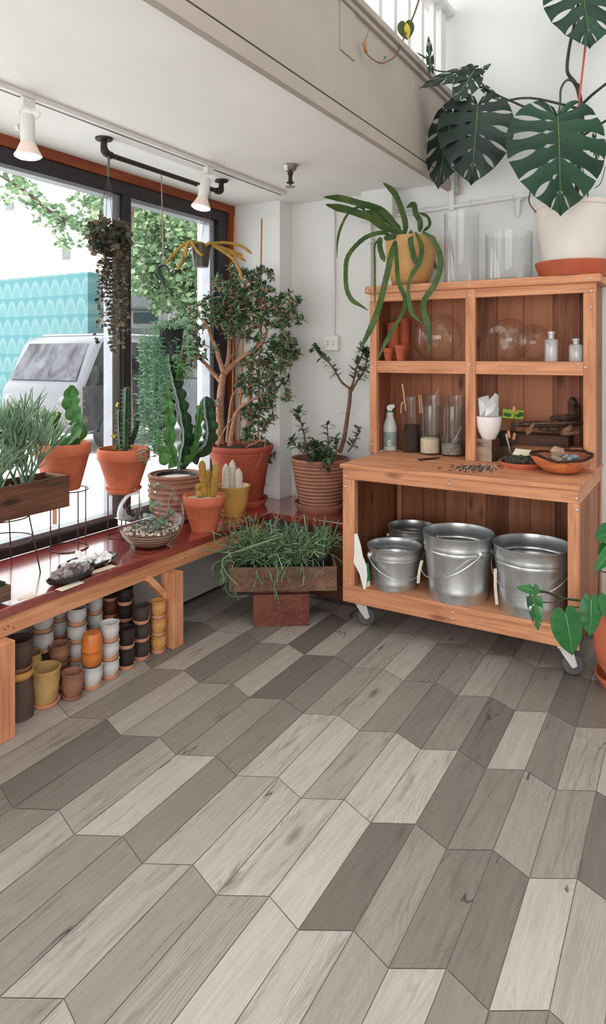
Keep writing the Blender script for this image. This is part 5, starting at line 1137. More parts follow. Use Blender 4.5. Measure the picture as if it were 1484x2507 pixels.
# riser + bark crate
ra, rb_ = at(1256, 1106, Y=3.93), at(1424, 1106, Y=3.93)
zr0 = at(1395, 1096, D=3.70).z
o = MB().box(ra.x, rb_.x, 3.955, 4.05, zk, zr0 - .001).build('cedar_riser', WX, smooth=False, bevel=.002); tag(o, 'orange cedar board riser under the bark crate', 'riser')
a, b = at(1245, 1082, D=3.86), at(1392, 1096, D=3.68); e1 = (b - a); e1.z = 0; e1 = e1; L1 = e1.length; e1 = e1.normalized(); e2 = Vector((-e1.y, e1.x, 0)); M = Matrix(((e1.x, e2.x, 0, a.x), (e1.y, e2.y, 0, a.y), (0, 0, 1, zr0), (0, 0, 0, 1)))
DKC = wood('dark_crate', C(112, 82, 68), C(86, 60, 50), C(54, 38, 34), 'x', .8)
crate('bark_crate', 'dark brown crate filled with bark pieces on the right counter', M, L1, .13, .062, .012, (DKC, DKC))
BRK = pm('cork_bark', C(92, 68, 56), .95, var=.45, scale=40, bmp=1.)
BRK2 = pm('pale_bark', C(138, 102, 80), .95, var=.35, scale=40, bmp=1.)
def bark(label, P, r, D, mat=BRK, fl=.55):
    a_, b_ = at(*P[0], D=D), at(*P[-1], D=D); d_ = b_ - a_; mb = MB(); n = 26
    mb.ball((0, 0, 0), 1, n, (r, d_.length * .55, r * fl), None, .0); sd = P[0][0] * .37
    for i, q in enumerate(mb.v):
        k = 1 + .42 * noise.noise(Vector((q.x * 34, q.y * 16, q.z * 34 + sd))) + .22 * noise.noise(Vector((q.x * 110, q.y * 60, q.z * 110 + sd))); mb.v[i] = Vector((q.x * k, q.y * (1 + .25 * (k - 1)), q.z * k))
    M_ = frame((a_ + b_) / 2, d_); mb.v = [M_ @ q for q in mb.v]
    o = mb.build('bark_piece', mat, ang=30); tag(o, label, 'bark', 'bark pieces in the dark crate')
bark('long dark bark slab lying along the top of the crate', [(1268, 1040), (1330, 1036), (1420, 1036)], .034, 3.74)
bark('pale edged flat bark strip on top of the crate', [(1310, 1037), (1360, 1034), (1412, 1035)], .012, 3.70, BRK2, .4)
bark('stubby bark piece leaning over the front of the crate', [(1290, 1062), (1299, 1048), (1310, 1036)], .014, 3.69, BRK2, 1)
bark('dark bark chunk behind the crate front on the left', [(1255, 1042), (1285, 1030), (1310, 1034)], .024, 3.82)
bark('rounded bark slab resting on the back of the pile', [(1350, 1024), (1385, 1018), (1415, 1022)], .032, 3.78)
bark('upright jagged bark piece against the right post', [(1408, 1034), (1406, 1004), (1402, 976)], .030, 3.80, BRK, 1)
bark('tall dark bark slab behind the upright jagged piece', [(1420, 1040), (1418, 1006), (1419, 974)], .032, 3.84, BRK, 1)
bark('curled bark chip at the right end of the crate', [(1376, 1064), (1386, 1048), (1400, 1042)], .016, 3.64, BRK2, 1)
bark('small reddish bark chip below the curled chip', [(1382, 1064), (1400, 1060), (1420, 1058)], .010, 3.62, BRK2, 1)
bark('dark bark lump in the middle of the crate', [(1320, 1052), (1350, 1046), (1375, 1050)], .022, 3.72)
# green packet in a black planter
c = at(1242, 1070, Y=4.01); t = T('black_planter', 'small black plastic planter behind the white cup', 'planter', c); MB().box(-.05, .06, -.03, .03, 0, .085, Matrix.Translation((c.x, c.y, zk + .07)) ).build('planter_body', BLKP, t, smooth=False, bevel=.006); MB().box(-.05, .06, -.03, .03, 0, .0695, Matrix.Translation((c.x, c.y, zk))).build('planter_foot', DKC, t, smooth=False)
Mg = Matrix.Translation(at(1257, 1014, D=3.92)) @ Matrix.Rotation(YAW, 4, 'Z') @ Matrix.Rotation(.08, 4, 'Y')
t = T('green_packet', 'lime green packet with dark leaf print standing behind the planter', 'packet', Mg.translation); MB().box(-.062, .062, 0, .006, -.026, .026, Mg).build('card', pm('lime_card', C(176, 206, 70), .5, var=.1), t, smooth=False)
mb = MB(); [mb.ball((x_, -.001, z_), .012, 8, (1.3, .08, .9), Mg, .4, i) for i, (x_, z_) in enumerate(((-.042, -.004), (-.025, -.008), (.03, -.006), (.045, .002)))]; mb.build('leaf_print', pm('print_green', C(70, 104, 44), .6), t)
# tool jar
t, c, r, h = jar('small glass tumbler holding cork handled tools', 1254, 1130, 28, 1092, glass=GLASSD, name='glass_tumbler', cat='glass'); D = dz(c); CORK = pm('cork', C(206, 146, 104), .8, var=.15, scale=50)
for P, lab, cr in ((((1258, 1108), (1259, 1010), (1260, 1004)), 'tall skewer with round cork top in the tumbler', 1), (((1250, 1108), (1239, 1062), (1238, 1060)), 'slim pale handled tool leaning left in the tumbler', 0), (((1252, 1108), (1247, 1070), (1246, 1052)), 'cork handled tool standing upright in the tumbler', 2), (((1252, 1108), (1258, 1075), (1266, 1060)), 'cork handled tool leaning right in the tumbler', 2)):
    p = [at(u, v, D=D + .004) for u, v in P]; t = T('hand_tool', lab, 'tool', p[0], 'tools in the glass tumbler')
    if cr == 0: MB().tube([p[0], p[1]], [.0025, .0055], 8).build('handle', pm('pale_handle', C(214, 190, 166), .6), t)
    else:
        MB().tube([p[0], p[1]], .002, 6).build('shaft', IRON, t); e = p[2]; d_ = (p[1] - p[0]).normalized()
        MB().tube(spline([p[1] - d_ * .005, p[1] + d_ * .012, p[1] + d_ * .024, p[1] + d_ * .036], 8), [.005, .008, .009, .0095, .009, .0085, .009, .0085, .005], 12).build('cork_handle', CORK, t)
# saucer of moss
c = base(1277, 1142); D = dz(c); r = m_of(54, D); t = T('moss_saucer', 'terracotta saucer heaped with dark dried moss', 'saucer', c); saucer(t, c, r, .028, TERRA, 'saucer_dish')
mb = MB()
for k in range(90):
    a = R.uniform(0, 6.28); q = math.sqrt(R.random()) * r * .84; mb.ball((c.x + q * math.cos(a), c.y + q * math.sin(a), c.z + .026 + .026 * (1 - (q / r) ** 2) * R.uniform(.6, 1)), R.uniform(.008, .016), 7, (1, 1, .8), None, .5, k)
mb.build('moss', pm('dried_moss', C(84, 82, 70), .95, var=.4, scale=80, bmp=.8, island=.5), t)
P = [at(u, v, D=D + .01) for u, v in ((1255, 1112), (1291, 1121), (1302, 1102), (1263, 1098))]; mb = MB().add(P + [p + FW * .001 for p in P], [(0, 1, 2, 3), (7, 6, 5, 4), (0, 4, 5, 1), (1, 5, 6, 2), (2, 6, 7, 3), (3, 7, 4, 0)]); o = mb.build('paper_tag', pm('cream_tag', C(238, 230, 204), .7, var=.02), smooth=False); tag(o, 'cream paper tag propped on the moss saucer', 'tag')
# burl bowl of stones
c = base(1374, 1157); D = dz(c); r = m_of(73, D); hb = at(1374, 1106, D=D).z - zk; t = T('burl_bowl', 'orange wooden bowl with ragged dark rim holding stones', 'bowl', c)
m, nt, out = newmat('burl_wood'); bs = bsdf(nt, out, .45); s3 = N(nt, 'ShaderNodeSeparateXYZ'); nt.links.new(mapping(nt), s3.inputs[0]); f = noise_(nt, mapping(nt, (6, 6, 16)), 2, 5, .6, .6)
nt.links.new(ramp(nt, f, [(.3, C(176, 92, 52)), (.7, C(220, 142, 92))]), bs.inputs[0]); BURL = m; BARKR = pm('bark_rim', C(70, 42, 32), .95, var=.4, scale=60, bmp=1.)
def edge(a): return hb * (.93 + .08 * noise.noise(Vector((math.cos(a) * 1.6, math.sin(a) * 1.6, 3.7))) * 2 + .05 * noise.noise(Vector((math.cos(a) * 7, math.sin(a) * 7, 1))) - .16 * max(0, math.cos(a + 1.57 - YAW)) ** 2)
def bowlmesh(prof, lo, hi, n=64):
    mb = MB(); vs = []
    for i in range(len(prof)):
        for j in range(n):
            a = 2 * math.pi * j / n; s = prof[i]; e = edge(a); z = lo + (e * hi - lo) * s[1]; vs.append((c.x + r * s[0] * math.cos(a), c.y + r * s[0] * math.sin(a), c.z + z))
    mb.add(vs, [(i * n + j, i * n + (j + 1) % n, (i + 1) * n + (j + 1) % n, (i + 1) * n + j) for i in range(len(prof) - 1) for j in range(n)]); return mb
bowlmesh([(.001, 0), (.3, 0), (.45, .05), (.66, .22), (.84, .5), (.95, .78), (1., .95)], 0, 1).build('bowl_body', BURL, t)
bowlmesh([(.94, .95), (.9, .75), (.78, .45), (.6, .22), (.4, .14), (.001, .13)], 0, 1).build('bowl_inside', pm('burl_inside', C(160, 92, 62), .6, var=.2), t)
bowlmesh([(1., .90), (1.015, .97), (1.0, 1.04), (.96, 1.05), (.93, .98), (.935, .9)], 0, 1).build('bark_rim', BARKR, t)
SC = {'grey': pm('grey_stone', C(150, 136, 124), .7, var=.2, scale=50), 'blue': pm('blue_stone', C(138, 162, 172), .5, var=.2, scale=50), 'tan': pm('tan_stone', C(178, 146, 122), .85, var=.25, scale=60, bmp=.5), 'teal': pm('teal_stone', C(130, 178, 176), .4, var=.15)}
def stone(label, u, v, w, h, col, d=0.):
    D_ = D + d; o = MB().ball((0, 0, 0), 1, 14, (m_of(w / 2, D_), m_of(w / 2, D_) * .8, m_of(h / 2, D_)), Matrix.Translation(at(u, v, D=D_)) @ Matrix.Rotation(YAW, 4, 'Z'), .12, u).build('stone', SC[col]); tag(o, label, 'stone', 'stones in the wooden bowl')
stone('large round tan stone on top of the bowl pile', 1364, 1108, 34, 30, 'tan', .02); stone('oval grey stone at the front of the bowl', 1366, 1128, 28, 19, 'grey', -.03); stone('long teal stone in the front of the bowl', 1380, 1135, 15, 10, 'teal', -.055); stone('grey stone at the left of the bowl pile', 1333, 1122, 18, 14, 'grey', .0); stone('blue grey oval stone at the right of the bowl pile', 1406, 1120, 26, 14, 'blue', .0)
stone('small grey stone below the left stone of the pile', 1345, 1130, 13, 10, 'grey', -.02); stone('round blue stone in the middle of the bowl right side', 1392, 1125, 17, 14, 'blue', -.02); stone('pale small stone at the bowl front right', 1396, 1139, 8, 8, 'grey', -.05); stone('small reddish tan stone under the large round one', 1356, 1121, 16, 12, 'tan', -.02); stone('small blue pebble behind the teal stone', 1386, 1115, 13, 9, 'blue', .01); stone('little grey pebble beside the oval grey stone', 1383, 1120, 12, 10, 'grey', -.03)
# ================================================================= UPPER SHELF
zq = zs1 + .0005
def minipot(label, u, vb, vt, w, Y, n=1, grp='small terracotta pots on the upper shelf'):
    c = at(u, 870, Y=Y); D = dz(c); r = m_of(w / 2, D); h = m_of(vb - vt, D); c.z = zq
    for i in range(n):
        cc = Vector((c.x, c.y, zq + (h * .24 + .0) * i)); t = T('small_terracotta_pot', label if n == 1 else f'{label}, {["bottom", "second", "third", "fourth", "fifth", "sixth", "seventh"][i]} counting upward', 'plant pot', cc, grp)
        MB().lathe([(0, 0), (r * .62, 0), (r * .86, h * .66), (r * .96, h * .67), (r, h * .98), (r * .97, h), (r * .84, h), (r * .78, h * .9), (r * .56, h * .1), (0, h * .1)], cc, 28).build('pot_body', TERRAR, t, ang=50)
minipot('small terracotta pot at the shelf front nearest the left post', 951, 884, 853, 27, 3.835); minipot('small terracotta pot at the shelf front second from the left post', 981, 884, 846, 29, 3.835)
minipot('nested terracotta pot behind the first small pot', 963, 884, 846, 31, 3.93, 7); minipot('nested terracotta pot behind the second small pot', 988, 884, 842, 31, 4.0, 7)
def globe(label, u, v, rp, D, axis=None, open_=.82, neck=.0):
    c = at(u, v, D=D); r = m_of(rp, D); t = T('glass_globe', label, 'glass vase', c); c = c.copy()
    c.z = zq + r * .96 if axis is None else max(c.z, zq + r + .002)
    M = Matrix.Translation(c) if axis is None else frame(c, axis) @ Matrix.Rotation(-math.pi / 2, 4, 'X')
    gp = gprof(r, -r * .95, r * open_, 26); q = gp[-1]
    MB().lathe([(0, gp[0][1])] + gp + ([(q[0], q[1] + neck), (q[0] + .004, q[1] + neck + .004)] if neck else [(q[0] + .004, q[1] + .006)]), n=44, M=M).build('globe_body', GLASS, t); return t
globe('large round glass globe behind the trailing cactus on the upper shelf', 1071, 820, 60, 4.08, open_=.86)
globe('glass globe lying sideways in the middle of the right upper bay', 1246, 836, 52, 3.83, axis=(FW * -.6 - RT * .75).normalized(), open_=.8)
globe('glass globe with a neck lying behind the bottles', 1305, 838, 44, 3.86, axis=(RT * .9 - FW * .35).normalized(), open_=.9, neck=.03)
BOT = glassm('white_dusted_glass', (.92, .93, .93, 1), .8, .08, .1, .35)
for u, vb, vt, w, Y, lab in ((1350, 884, 811, 31, 3.84, 'tall narrow shouldered glass bottle on the upper shelf'), (1411, 884, 828, 34, 3.84, 'short wide glass bottle beside the right post')):
    c = at(u, 870, Y=Y); c.z = zq; D = dz(c); r = m_of(w / 2, D); h = m_of(vb - vt, D); t = T('glass_bottle', lab, 'bottle', c, 'glass bottles on the upper shelf')
    MB().lathe([(0, 0), (r * .95, 0), (r, .004), (r, h * .68), (r * .9, h * .73), (r * .45, h * .76), (r * .42, h * .9), (r * .55, h * .91), (r * .55, h), (r * .35, h), (r * .34, h * .78), (r * .8, h * .7)], c, 28).build('bottle_glass', BOT, t, ang=50)
# ================================================================= ON TOP OF THE HUTCH
zT = ztop1 + .0005
def topc(u, Y): 
    q = at(u, 870, Y=Y); q.z = zT; return q
jar('tall clear glass cylinder vase on top of the hutch', 1130, 1, 84, 522, Y=3.93, zbase=zT); jar('short wide clear glass cylinder vase on top of the hutch', 1246, 1, 112, 572, Y=3.93, zbase=zT)
# ribbon cactus
c = topc(1005, 3.93); Dx = dz(c); r = m_of(61, Dx); h = at(1005, 583, D=Dx).z - zT
t = T('ribbon_cactus', 'trailing ribbon cactus with serrated stems in a tan clay pot', 'potted plant', c); TANP = pm('tan_clay', C(204, 156, 96), .6, var=.1, scale=6)
saucer(t, c, r * .76, .02, pm('tan_saucer', C(176, 122, 84), .6))
MB().lathe([(0, .012), (r * .6, .012), (r * .74, .03), (r * .93, h * .35), (r * .985, h * .6), (r * .98, h * .85), (r * 1.0, h * .97), (r, h), (r * .93, h), (r * .9, h * .88)], c, 40).build('pot', TANP, t); MB().lathe([(r * .9, h * .88), (0, h * .9)], c, 24).build('soil', SOIL, t)
def ribbon(P, w, D0, D1, tw=0., ser=.16, phase=0.):
    n = 64; k = len(P); pts = spline([at(780 + a / 4.6375, 430 + b / 4.6375, D=D0 + (D1 - D0) * i / (k - 1)) for i, (a, b) in enumerate(P)], n); mb = MB(); vs = []
    L = sum((pts[i + 1] - pts[i]).length for i in range(n)); s = 0
    for i, p in enumerate(pts):
        d = (pts[min(i + 1, n)] - pts[max(0, i - 1)]).normalized(); vw = (p - CAM).normalized(); x = d.cross(vw).normalized(); x = Quaternion(d, tw * i / n + .3 * math.sin(i * .2 + phase)) @ x; y = x.cross(d)
        f = i / n; W = w * (min(1, f * 5 + .35) * min(1, (1 - f) * 5 + .12)) * (1 - ser * ((i * 1.0 / 3) % 1.)); t_ = w * .14
        vs += [p - x * W, p - y * t_, p + x * W * (1 - ser * (((i + 1.5) / 3) % 1.)), p + y * t_]
    mb.add(vs, [(4 * i + j, 4 * i + (j + 1) % 4, 4 * i + 4 + (j + 1) % 4, 4 * i + 4 + j) for i in range(n) for j in range(4)]); mb.build('stem', LF_EPI, t, ang=70)
for P, w, D0, D1, tw in (([(870, 740), (830, 900), (760, 1200), (690, 1480), (600, 1720), (450, 2010)], .0165, Dx - .16, Dx - .42, 0), ([(880, 740), (890, 980), (910, 1200), (985, 1400), (960, 1550), (860, 1720), (760, 1900), (660, 2110)], .0125, Dx - .15, Dx - .43, .6),
                         ([(1100, 640), (1170, 800), (1150, 980), (1060, 1130), (1020, 1300), (1060, 1550), (1180, 1680)], .013, Dx - .16, Dx - .42, .8), ([(1180, 640), (1290, 720), (1380, 900), (1380, 1080), (1300, 1270), (1200, 1420), (1200, 1560), (1260, 1780), (1245, 2010)], .0155, Dx - .21, Dx - .46, 0),
                         ([(1050, 620), (1050, 760), (1080, 900), (1110, 1020)], .015, Dx - .14, Dx - .20, 0), ([(860, 720), (740, 650), (560, 690), (420, 800), (330, 930), (310, 1080), (320, 1280), (380, 1410), (470, 1470), (565, 1530)], .0125, Dx - .05, Dx - .38, 0), ([(700, 700), (700, 820), (750, 980)], .015, Dx - .14, Dx - .2, .0),
                         ([(700, 730), (640, 790), (640, 1000), (640, 1250), (640, 1500)], .006, Dx - .12, Dx - .40, 0), ([(990, 640), (980, 520), (940, 380), (860, 200), (735, 80)], .0165, Dx, Dx - .1, 0), ([(1150, 640), (1150, 520), (1100, 420), (1080, 330), (1000, 365)], .016, Dx, Dx - .05, .2), ([(1190, 630), (1260, 560), (1240, 470), (1140, 420)], .009, Dx, Dx - .06, .4),
                         ([(940, 640), (820, 500), (720, 400), (600, 350), (480, 320), (300, 270), (180, 250), (60, 243)], .019, Dx, Dx - .12, 0), ([(900, 640), (760, 590), (640, 500), (480, 440), (330, 390), (200, 360), (85, 328)], .021, Dx, Dx - .16, 0), ([(880, 660), (760, 620), (680, 580), (560, 480), (500, 370), (420, 370), (330, 440), (250, 600), (215, 760), (210, 940)], .0075, Dx, Dx - .16, .3),
                         ([(930, 600), (800, 520), (690, 450), (540, 400)], .017, Dx + .02, Dx - .02, .2), ([(1280, 800), (1300, 950), (1345, 1070)], .009, Dx - .02, Dx - .06, 0), ([(1000, 640), (850, 690), (740, 710)], .018, Dx - .1, Dx - .14, 0)):
    ribbon(P, w * 1.2, D0, D1, tw)
# monstera
c = topc(1402, 3.915); Dn = dz(c); r = m_of(92, Dn); h = at(1402, 503, D=Dn).z - zT
t = T('monstera', 'large monstera with split leaves in a white pot on the hutch', 'potted plant', c); saucer(t, c, m_of(87, Dn), m_of(36, Dn), TERRAR)
WPOT = pm('white_clay', C(228, 220, 210), .7, var=.05, scale=5, bmp=.08)
MB().lathe([(0, .02), (r * .72, .02), (r * .74, .03), (r * .955, h * .93), (r * .985, h * .94), (r, h * .99), (r * .98, h), (r * .92, h), (r * .9, h * .9)], c, 48).build('pot', WPOT, t); MB().lathe([(r * .9, h * .9), (0, h * .92)], c, 24).build('soil', SOIL, t)
EDGE = [Vector(p) for p in ((0, .0, 0), (.07, -.12, 0), (.22, -.17, 0), (.39, -.08, 0), (.5, .1, 0), (.525, .32, 0), (.47, .53, 0), (.36, .72, 0), (.22, .88, 0), (.08, .98, 0), (0, 1.05, 0))]
EDS = spline(EDGE, 100)
def monleaf(name, base_, tip, nrm, wid=1., nb=8, curl=.18, mat=LF_MON, par=None, seed=0, side=(1, 1)):
    rr_ = random.Random(seed); d = tip - base_; L = d.length; M = frame(base_, d, nrm); mb = MB(); ns = 13
    for sgn in (-1, 1):
        if not side[0 if sgn < 0 else 1]: continue
        gaps = [0.] + [rr_.uniform(.10, .19) / nb for _ in range(nb - 1)] + [0.]; s0 = [0] + [rr_.uniform(.36, .55) for _ in range(nb - 1)] + [0]; shut = [rr_.random() < .6 for _ in range(nb + 1)]; hole = [rr_.random() < .65 for _ in range(nb + 1)]
        gaps[1] *= .3; gaps[nb - 1] *= .5
        def g(k, s):
            v = 0.
            if s > s0[k]:
                q = (s - s0[k]) / (1 - s0[k]); v = gaps[k] * (math.sin(math.pi * q) ** .7 if shut[k] else max(math.sin(math.pi * min(1, q * 1.05)) ** .6, .42 * min(1, q * 3)))
            if hole[k] and .14 < s < .3: v = max(v, gaps[k] * .8 * math.sin(math.pi * (s - .14) / .16))
            return v
        for k in range(nb):
            vs = []; fs = []
            for i in range(ns + 1):
                s = i / ns; lo = k / nb + g(k, s); hi = (k + 1) / nb - g(k + 1, s)
                for cth in (0, .33, .67, 1):
                    tt = lo + (hi - lo) * cth; f = tt * 100; a = min(int(f), 99); E_ = EDS[a].lerp(EDS[a + 1], f - a); m0 = Vector((0, max(0., (tt - .22) / .78) ** 1.45 * .97, 0))
                    p = m0.lerp(E_, s); p.y += .05 * math.sin(math.pi * s) * (tt - .5) * -1.; x_ = p.x * wid
                    zz_ = -curl * (x_ * x_ * 1.6 + max(0, p.y) ** 2 * .35) + .022 * s * math.sin(math.pi * cth) + .012 * rr_.random() * s * 0
                    vs.append((sgn * x_ * L / 1.0, p.y * L, zz_ * L))
            for i in range(ns):
                for j in range(3):
                    q = (i * 4 + j, i * 4 + j + 1, i * 4 + 5 + j, i * 4 + 4 + j); fs.append(q if sgn > 0 else tuple(reversed(q)))
            mb.add(vs, fs, M)
    for q in mb.v: q.y = min(q.y, BWY - .012)
    # pale midrib
    o = mb.build(name, mat, par or t, ang=80)
    MB().tube([M @ Vector((0, L * f, -curl * .35 * f * f * L + .002)) for f in (0, .25, .5, .75, .95)], [.0038, .0034, .0028, .0022, .001], 6).build('midrib', pm('midrib_green', C(92, 122, 66), .5), o)
    return o
z4 = lambda P, D: [at(840 + a / 2.304, b / 2.304, D=D) for a, b in P]
def mleaf(bx, tx, D0, D1, nx=0., nz=.25, **k):
    b_ = z4([bx], D0)[0]; e_ = z4([tx], D1)[0]; return monleaf('leaf', b_, e_, (-FW + RT * nx + UP * nz).normalized(), **k)
mleaf((1210, 655), (1240, 1180), Dn - .30, Dn - .36, .0, .3, wid=1.0, nb=9, seed=3, curl=.2)
mleaf((760, 592), (728, 1010), Dn - .05, Dn - .10, -.15, .3, wid=.93, nb=8, seed=8, curl=.25, mat=LF_MOND)
mleaf((620, 640), (520, 1030), Dn + .10, Dn + .06, -.9, .2, wid=.7, nb=8, seed=12, curl=.3, mat=LF_MOND)
mleaf((730, 395), (450, 455), Dn + .0, Dn - .05, .1, .95, wid=.45, nb=7, seed=21, curl=.4, mat=LF_MOND)
mleaf((740, 400), (640, 550), Dn - .02, Dn - .1, .2, .5, wid=.6, nb=6, seed=22, curl=.4, mat=LF_MOND)
mleaf((760, 420), (835, 355), Dn - .0, Dn - .0, .4, .6, wid=.35, nb=5, seed=23, curl=.3, mat=LF_MOND)
mleaf((790, 490), (890, 560), Dn + .02, Dn, .0, .7, wid=.55, nb=6, seed=25, curl=.3, mat=LF_MOND)
mleaf((1340, -130), (1398, 240), Dn - .18, Dn - .24, -.1, .3, wid=1.0, nb=8, seed=31, curl=.2)
mleaf((1420, 780), (1448, 960), Dn - .2, Dn - .2, .8, .2, wid=.4, nb=6, seed=35, curl=.3)
mleaf((470, 330), (418, 295), Dn - .02, Dn - .05, .0, .6, wid=.35, nb=5, seed=36, curl=.2, mat=LF_MOND); mleaf((495, 390), (482, 205), Dn - .02, Dn - .02, -.2, .2, wid=.22, nb=5, seed=37, curl=.2, mat=LF_MOND)
PET = pm('petiole_green', C(58, 68, 48), .5, var=.2); STM = pm('stem_brown', C(74, 62, 48), .7, var=.3, scale=30)
for P, r0, r1, D0, D1, mt_ in (([(1310, 1175), (1330, 950), (1350, 700), (1330, 520), (1300, 455)], .014, .011, Dn, Dn, STM), ([(1300, 455), (1265, 400), (1275, 280), (1300, 160), (1330, 0)], .010, .007, Dn, Dn - .1, PET), ([(1330, 480), (1270, 450), (1230, 500), (1225, 590), (1210, 655)], .007, .005, Dn, Dn - .28, PET), ([(1350, 620), (1240, 590), (1080, 555), (960, 560), (820, 600), (765, 590)], .008, .005, Dn, Dn - .04, PET),
                     ([(1060, 620), (960, 575), (890, 545), (800, 490), (740, 410)], .007, .004, Dn + .02, Dn, PET), ([(1340, 600), (1400, 540), (1500, 460)], .008, .007, Dn - .05, Dn - .25, PET), ([(1360, 760), (1430, 715), (1500, 670)], .007, .006, Dn - .05, Dn - .25, PET), ([(1400, 850), (1480, 868), (1520, 868)], .007, .006, Dn - .05, Dn - .25, PET), ([(960, 680), (820, 640), (640, 645)], .006, .004, Dn + .05, Dn + .08, PET), ([(730, 400), (600, 405), (520, 395), (480, 350)], .005, .003, Dn, Dn, PET),
                     ([(1340, 1150), (1370, 1050), (1340, 900)], .003, .002, Dn - .05, Dn - .05, STM), ([(1060, 1060), (1050, 1140), (1090, 1198)], .003, .003, Dn - .12, Dn - .14, STM), ([(1300, 1150), (1360, 1130), (1400, 1150)], .003, .002, Dn - .08, Dn - .08, STM), ([(1420, 1060), (1455, 1030), (1480, 940)], .0025, .002, Dn - .1, Dn - .1, STM), ([(1380, 1190), (1380, 1080), (1365, 1000)], .004, .003, Dn, Dn, STM)):
    k = len(P); pts = spline([z4([p], D0 + (D1 - D0) * i / (k - 1))[0] for i, p in enumerate(P)], 16); MB().tube(pts, [r0 + (r1 - r0) * i / 16 for i in range(17)], 8).build('stem' if mt_ is STM else 'petiole', mt_, t)
pts = z4([(1320, 672), (1368, 252)], Dn - .1); MB().tube(pts, .006, 8).build('stake', pm('red_stake', C(206, 92, 84), .6, var=.08), t, label='red support stake')
MB().tube([c + UP * h * .9 + RT * -.02, pts[0]], .005, 6).build('stake', pm('red_stake_low', C(150, 70, 64), .6), t)
for o_ in [q for q in bpy.data.objects if q.parent == t]:
    for vv in o_.data.vertices: vv.co.y = min(vv.co.y, BWY - .008 - t.location.y)
# ================================================================= FLOOR POT AT THE RIGHT EDGE
c = at(1553, 870, D=3.05); c.z = 0; t = T('philodendron', 'glossy green philodendron in a terracotta pot beside the hutch', 'potted plant', c); hp = .36
MB().lathe([(0, .03), (.11, .03), (.125, .05), (.155, .10), (.172, .17), (.172, .28), (.160, .33), (.168, .35), (.168, hp), (.152, hp), (.148, hp - .03)], c, 44).build('pot', TERRA, t); saucer(t, c, .165, .05, TERRA); MB().lathe([(.148, hp - .03), (0, hp - .025)], c, 24).build('soil', SOIL, t)
def philleaf(pb, pt, D0, D1, wid, nx, nz, split=False, seed=0):
    b_ = at(1184 + pb[0] / 4.946, 1200 + pb[1] / 4.946, D=D0); e_ = at(1184 + pt[0] / 4.946, 1200 + pt[1] / 4.946, D=D1); nrm = (-FW + RT * nx + UP * nz).normalized()
    if split: return monleaf('leaf', b_, e_, nrm, wid, 5, .35, LF_PHIL, t, seed)
    d = e_ - b_; L = d.length; M = frame(b_, d, nrm); vs = []; fs = []; ns = 8; mb = MB(); nt_ = 26
    for sgn in (-1, 1):
        vs = []; fs = []
        for i in range(nt_ + 1):
            tt = i / nt_; f = tt * 100; a = min(int(f), 99); E_ = EDS[a].lerp(EDS[a + 1], f - a); m0 = Vector((0, max(0., (tt - .16) / .84) * .98, 0))
            for j in range(ns + 1):
                p = m0.lerp(E_, j / ns); x_ = p.x * wid; vs.append((sgn * x_ * L, p.y * L, L * (-.45 * x_ * x_ - .12 * max(0, p.y) ** 2 + .05 * abs(x_) + .01 * math.sin(tt * 40) * j / ns)))
        for i in range(nt_):
            for j in range(ns):
                q = (i * (ns + 1) + j, i * (ns + 1) + j + 1, (i + 1) * (ns + 1) + j + 1, (i + 1) * (ns + 1) + j); fs.append(q if sgn < 0 else tuple(reversed(q)))
        mb.add(vs, fs, M)
    o = mb.build('leaf', LF_PHIL, t, ang=80); MB().tube([M @ Vector((0, L * f, L * (-.12 * f * f) + .0015)) for f in (0, .3, .6, .95)], [.0022, .002, .0015, .0006], 5).build('midrib', pm('pale_vein', C(110, 160, 110), .5), o)
philleaf((990, 1490), (1100, 1990), 2.80, 2.76, .82, .1, .5); philleaf((1305, 1330), (1300, 1760), 2.84, 2.80, .62, -.1, .4, seed=2); philleaf((1480, 1290), (1560, 1600), 2.84, 2.80, .7, .1, .4); philleaf((600, 1210), (655, 1690), 2.86, 2.82, .40, -.5, .3, True, 4); philleaf((600, 1215), (415, 1170), 2.86, 2.84, .45, -.3, .8)
philleaf((1560, 700), (1375, 980), 2.9, 2.86, .45, .2, .4); philleaf((1620, 500), (1380, 560), 2.95, 2.9, .8, .0, .6); philleaf((1640, 620), (1420, 760), 2.95, 2.9, .7, .2, .5)
tp = lambda P, D0, D1: spline([at(1184 + a / 4.946, 1200 + b / 4.946, D=D0 + (D1 - D0) * i / (len(P) - 1)) for i, (a, b) in enumerate(P)], 14)
for P, r_, D0, D1 in (([(1750, 1540), (1500, 1420), (1200, 1340), (960, 1310), (780, 1240), (600, 1215)], .0055, 3.02, 2.86), ([(1150, 1420), (1080, 1420), (990, 1490)], .003, 2.86, 2.80), ([(1000, 1310), (860, 1360), (660, 1350)], .0025, 2.9, 2.86), ([(1760, 1560), (1640, 1200), (1560, 800), (1560, 700)], .005, 3.05, 2.9), ([(1560, 1000), (1450, 990), (1400, 960)], .003, 2.95, 2.88), ([(1760, 1560), (1680, 1100), (1640, 620)], .005, 3.05, 2.95), ([(1300, 1360), (1305, 1330)], .003, 2.86, 2.84), ([(1480, 1420), (1480, 1290)], .003, 2.95, 2.84), ([(1640, 620), (1620, 500)], .004, 2.95, 2.95)):
    MB().tube(tp(P, D0, D1), r_, 7).build('stem', PET, t)
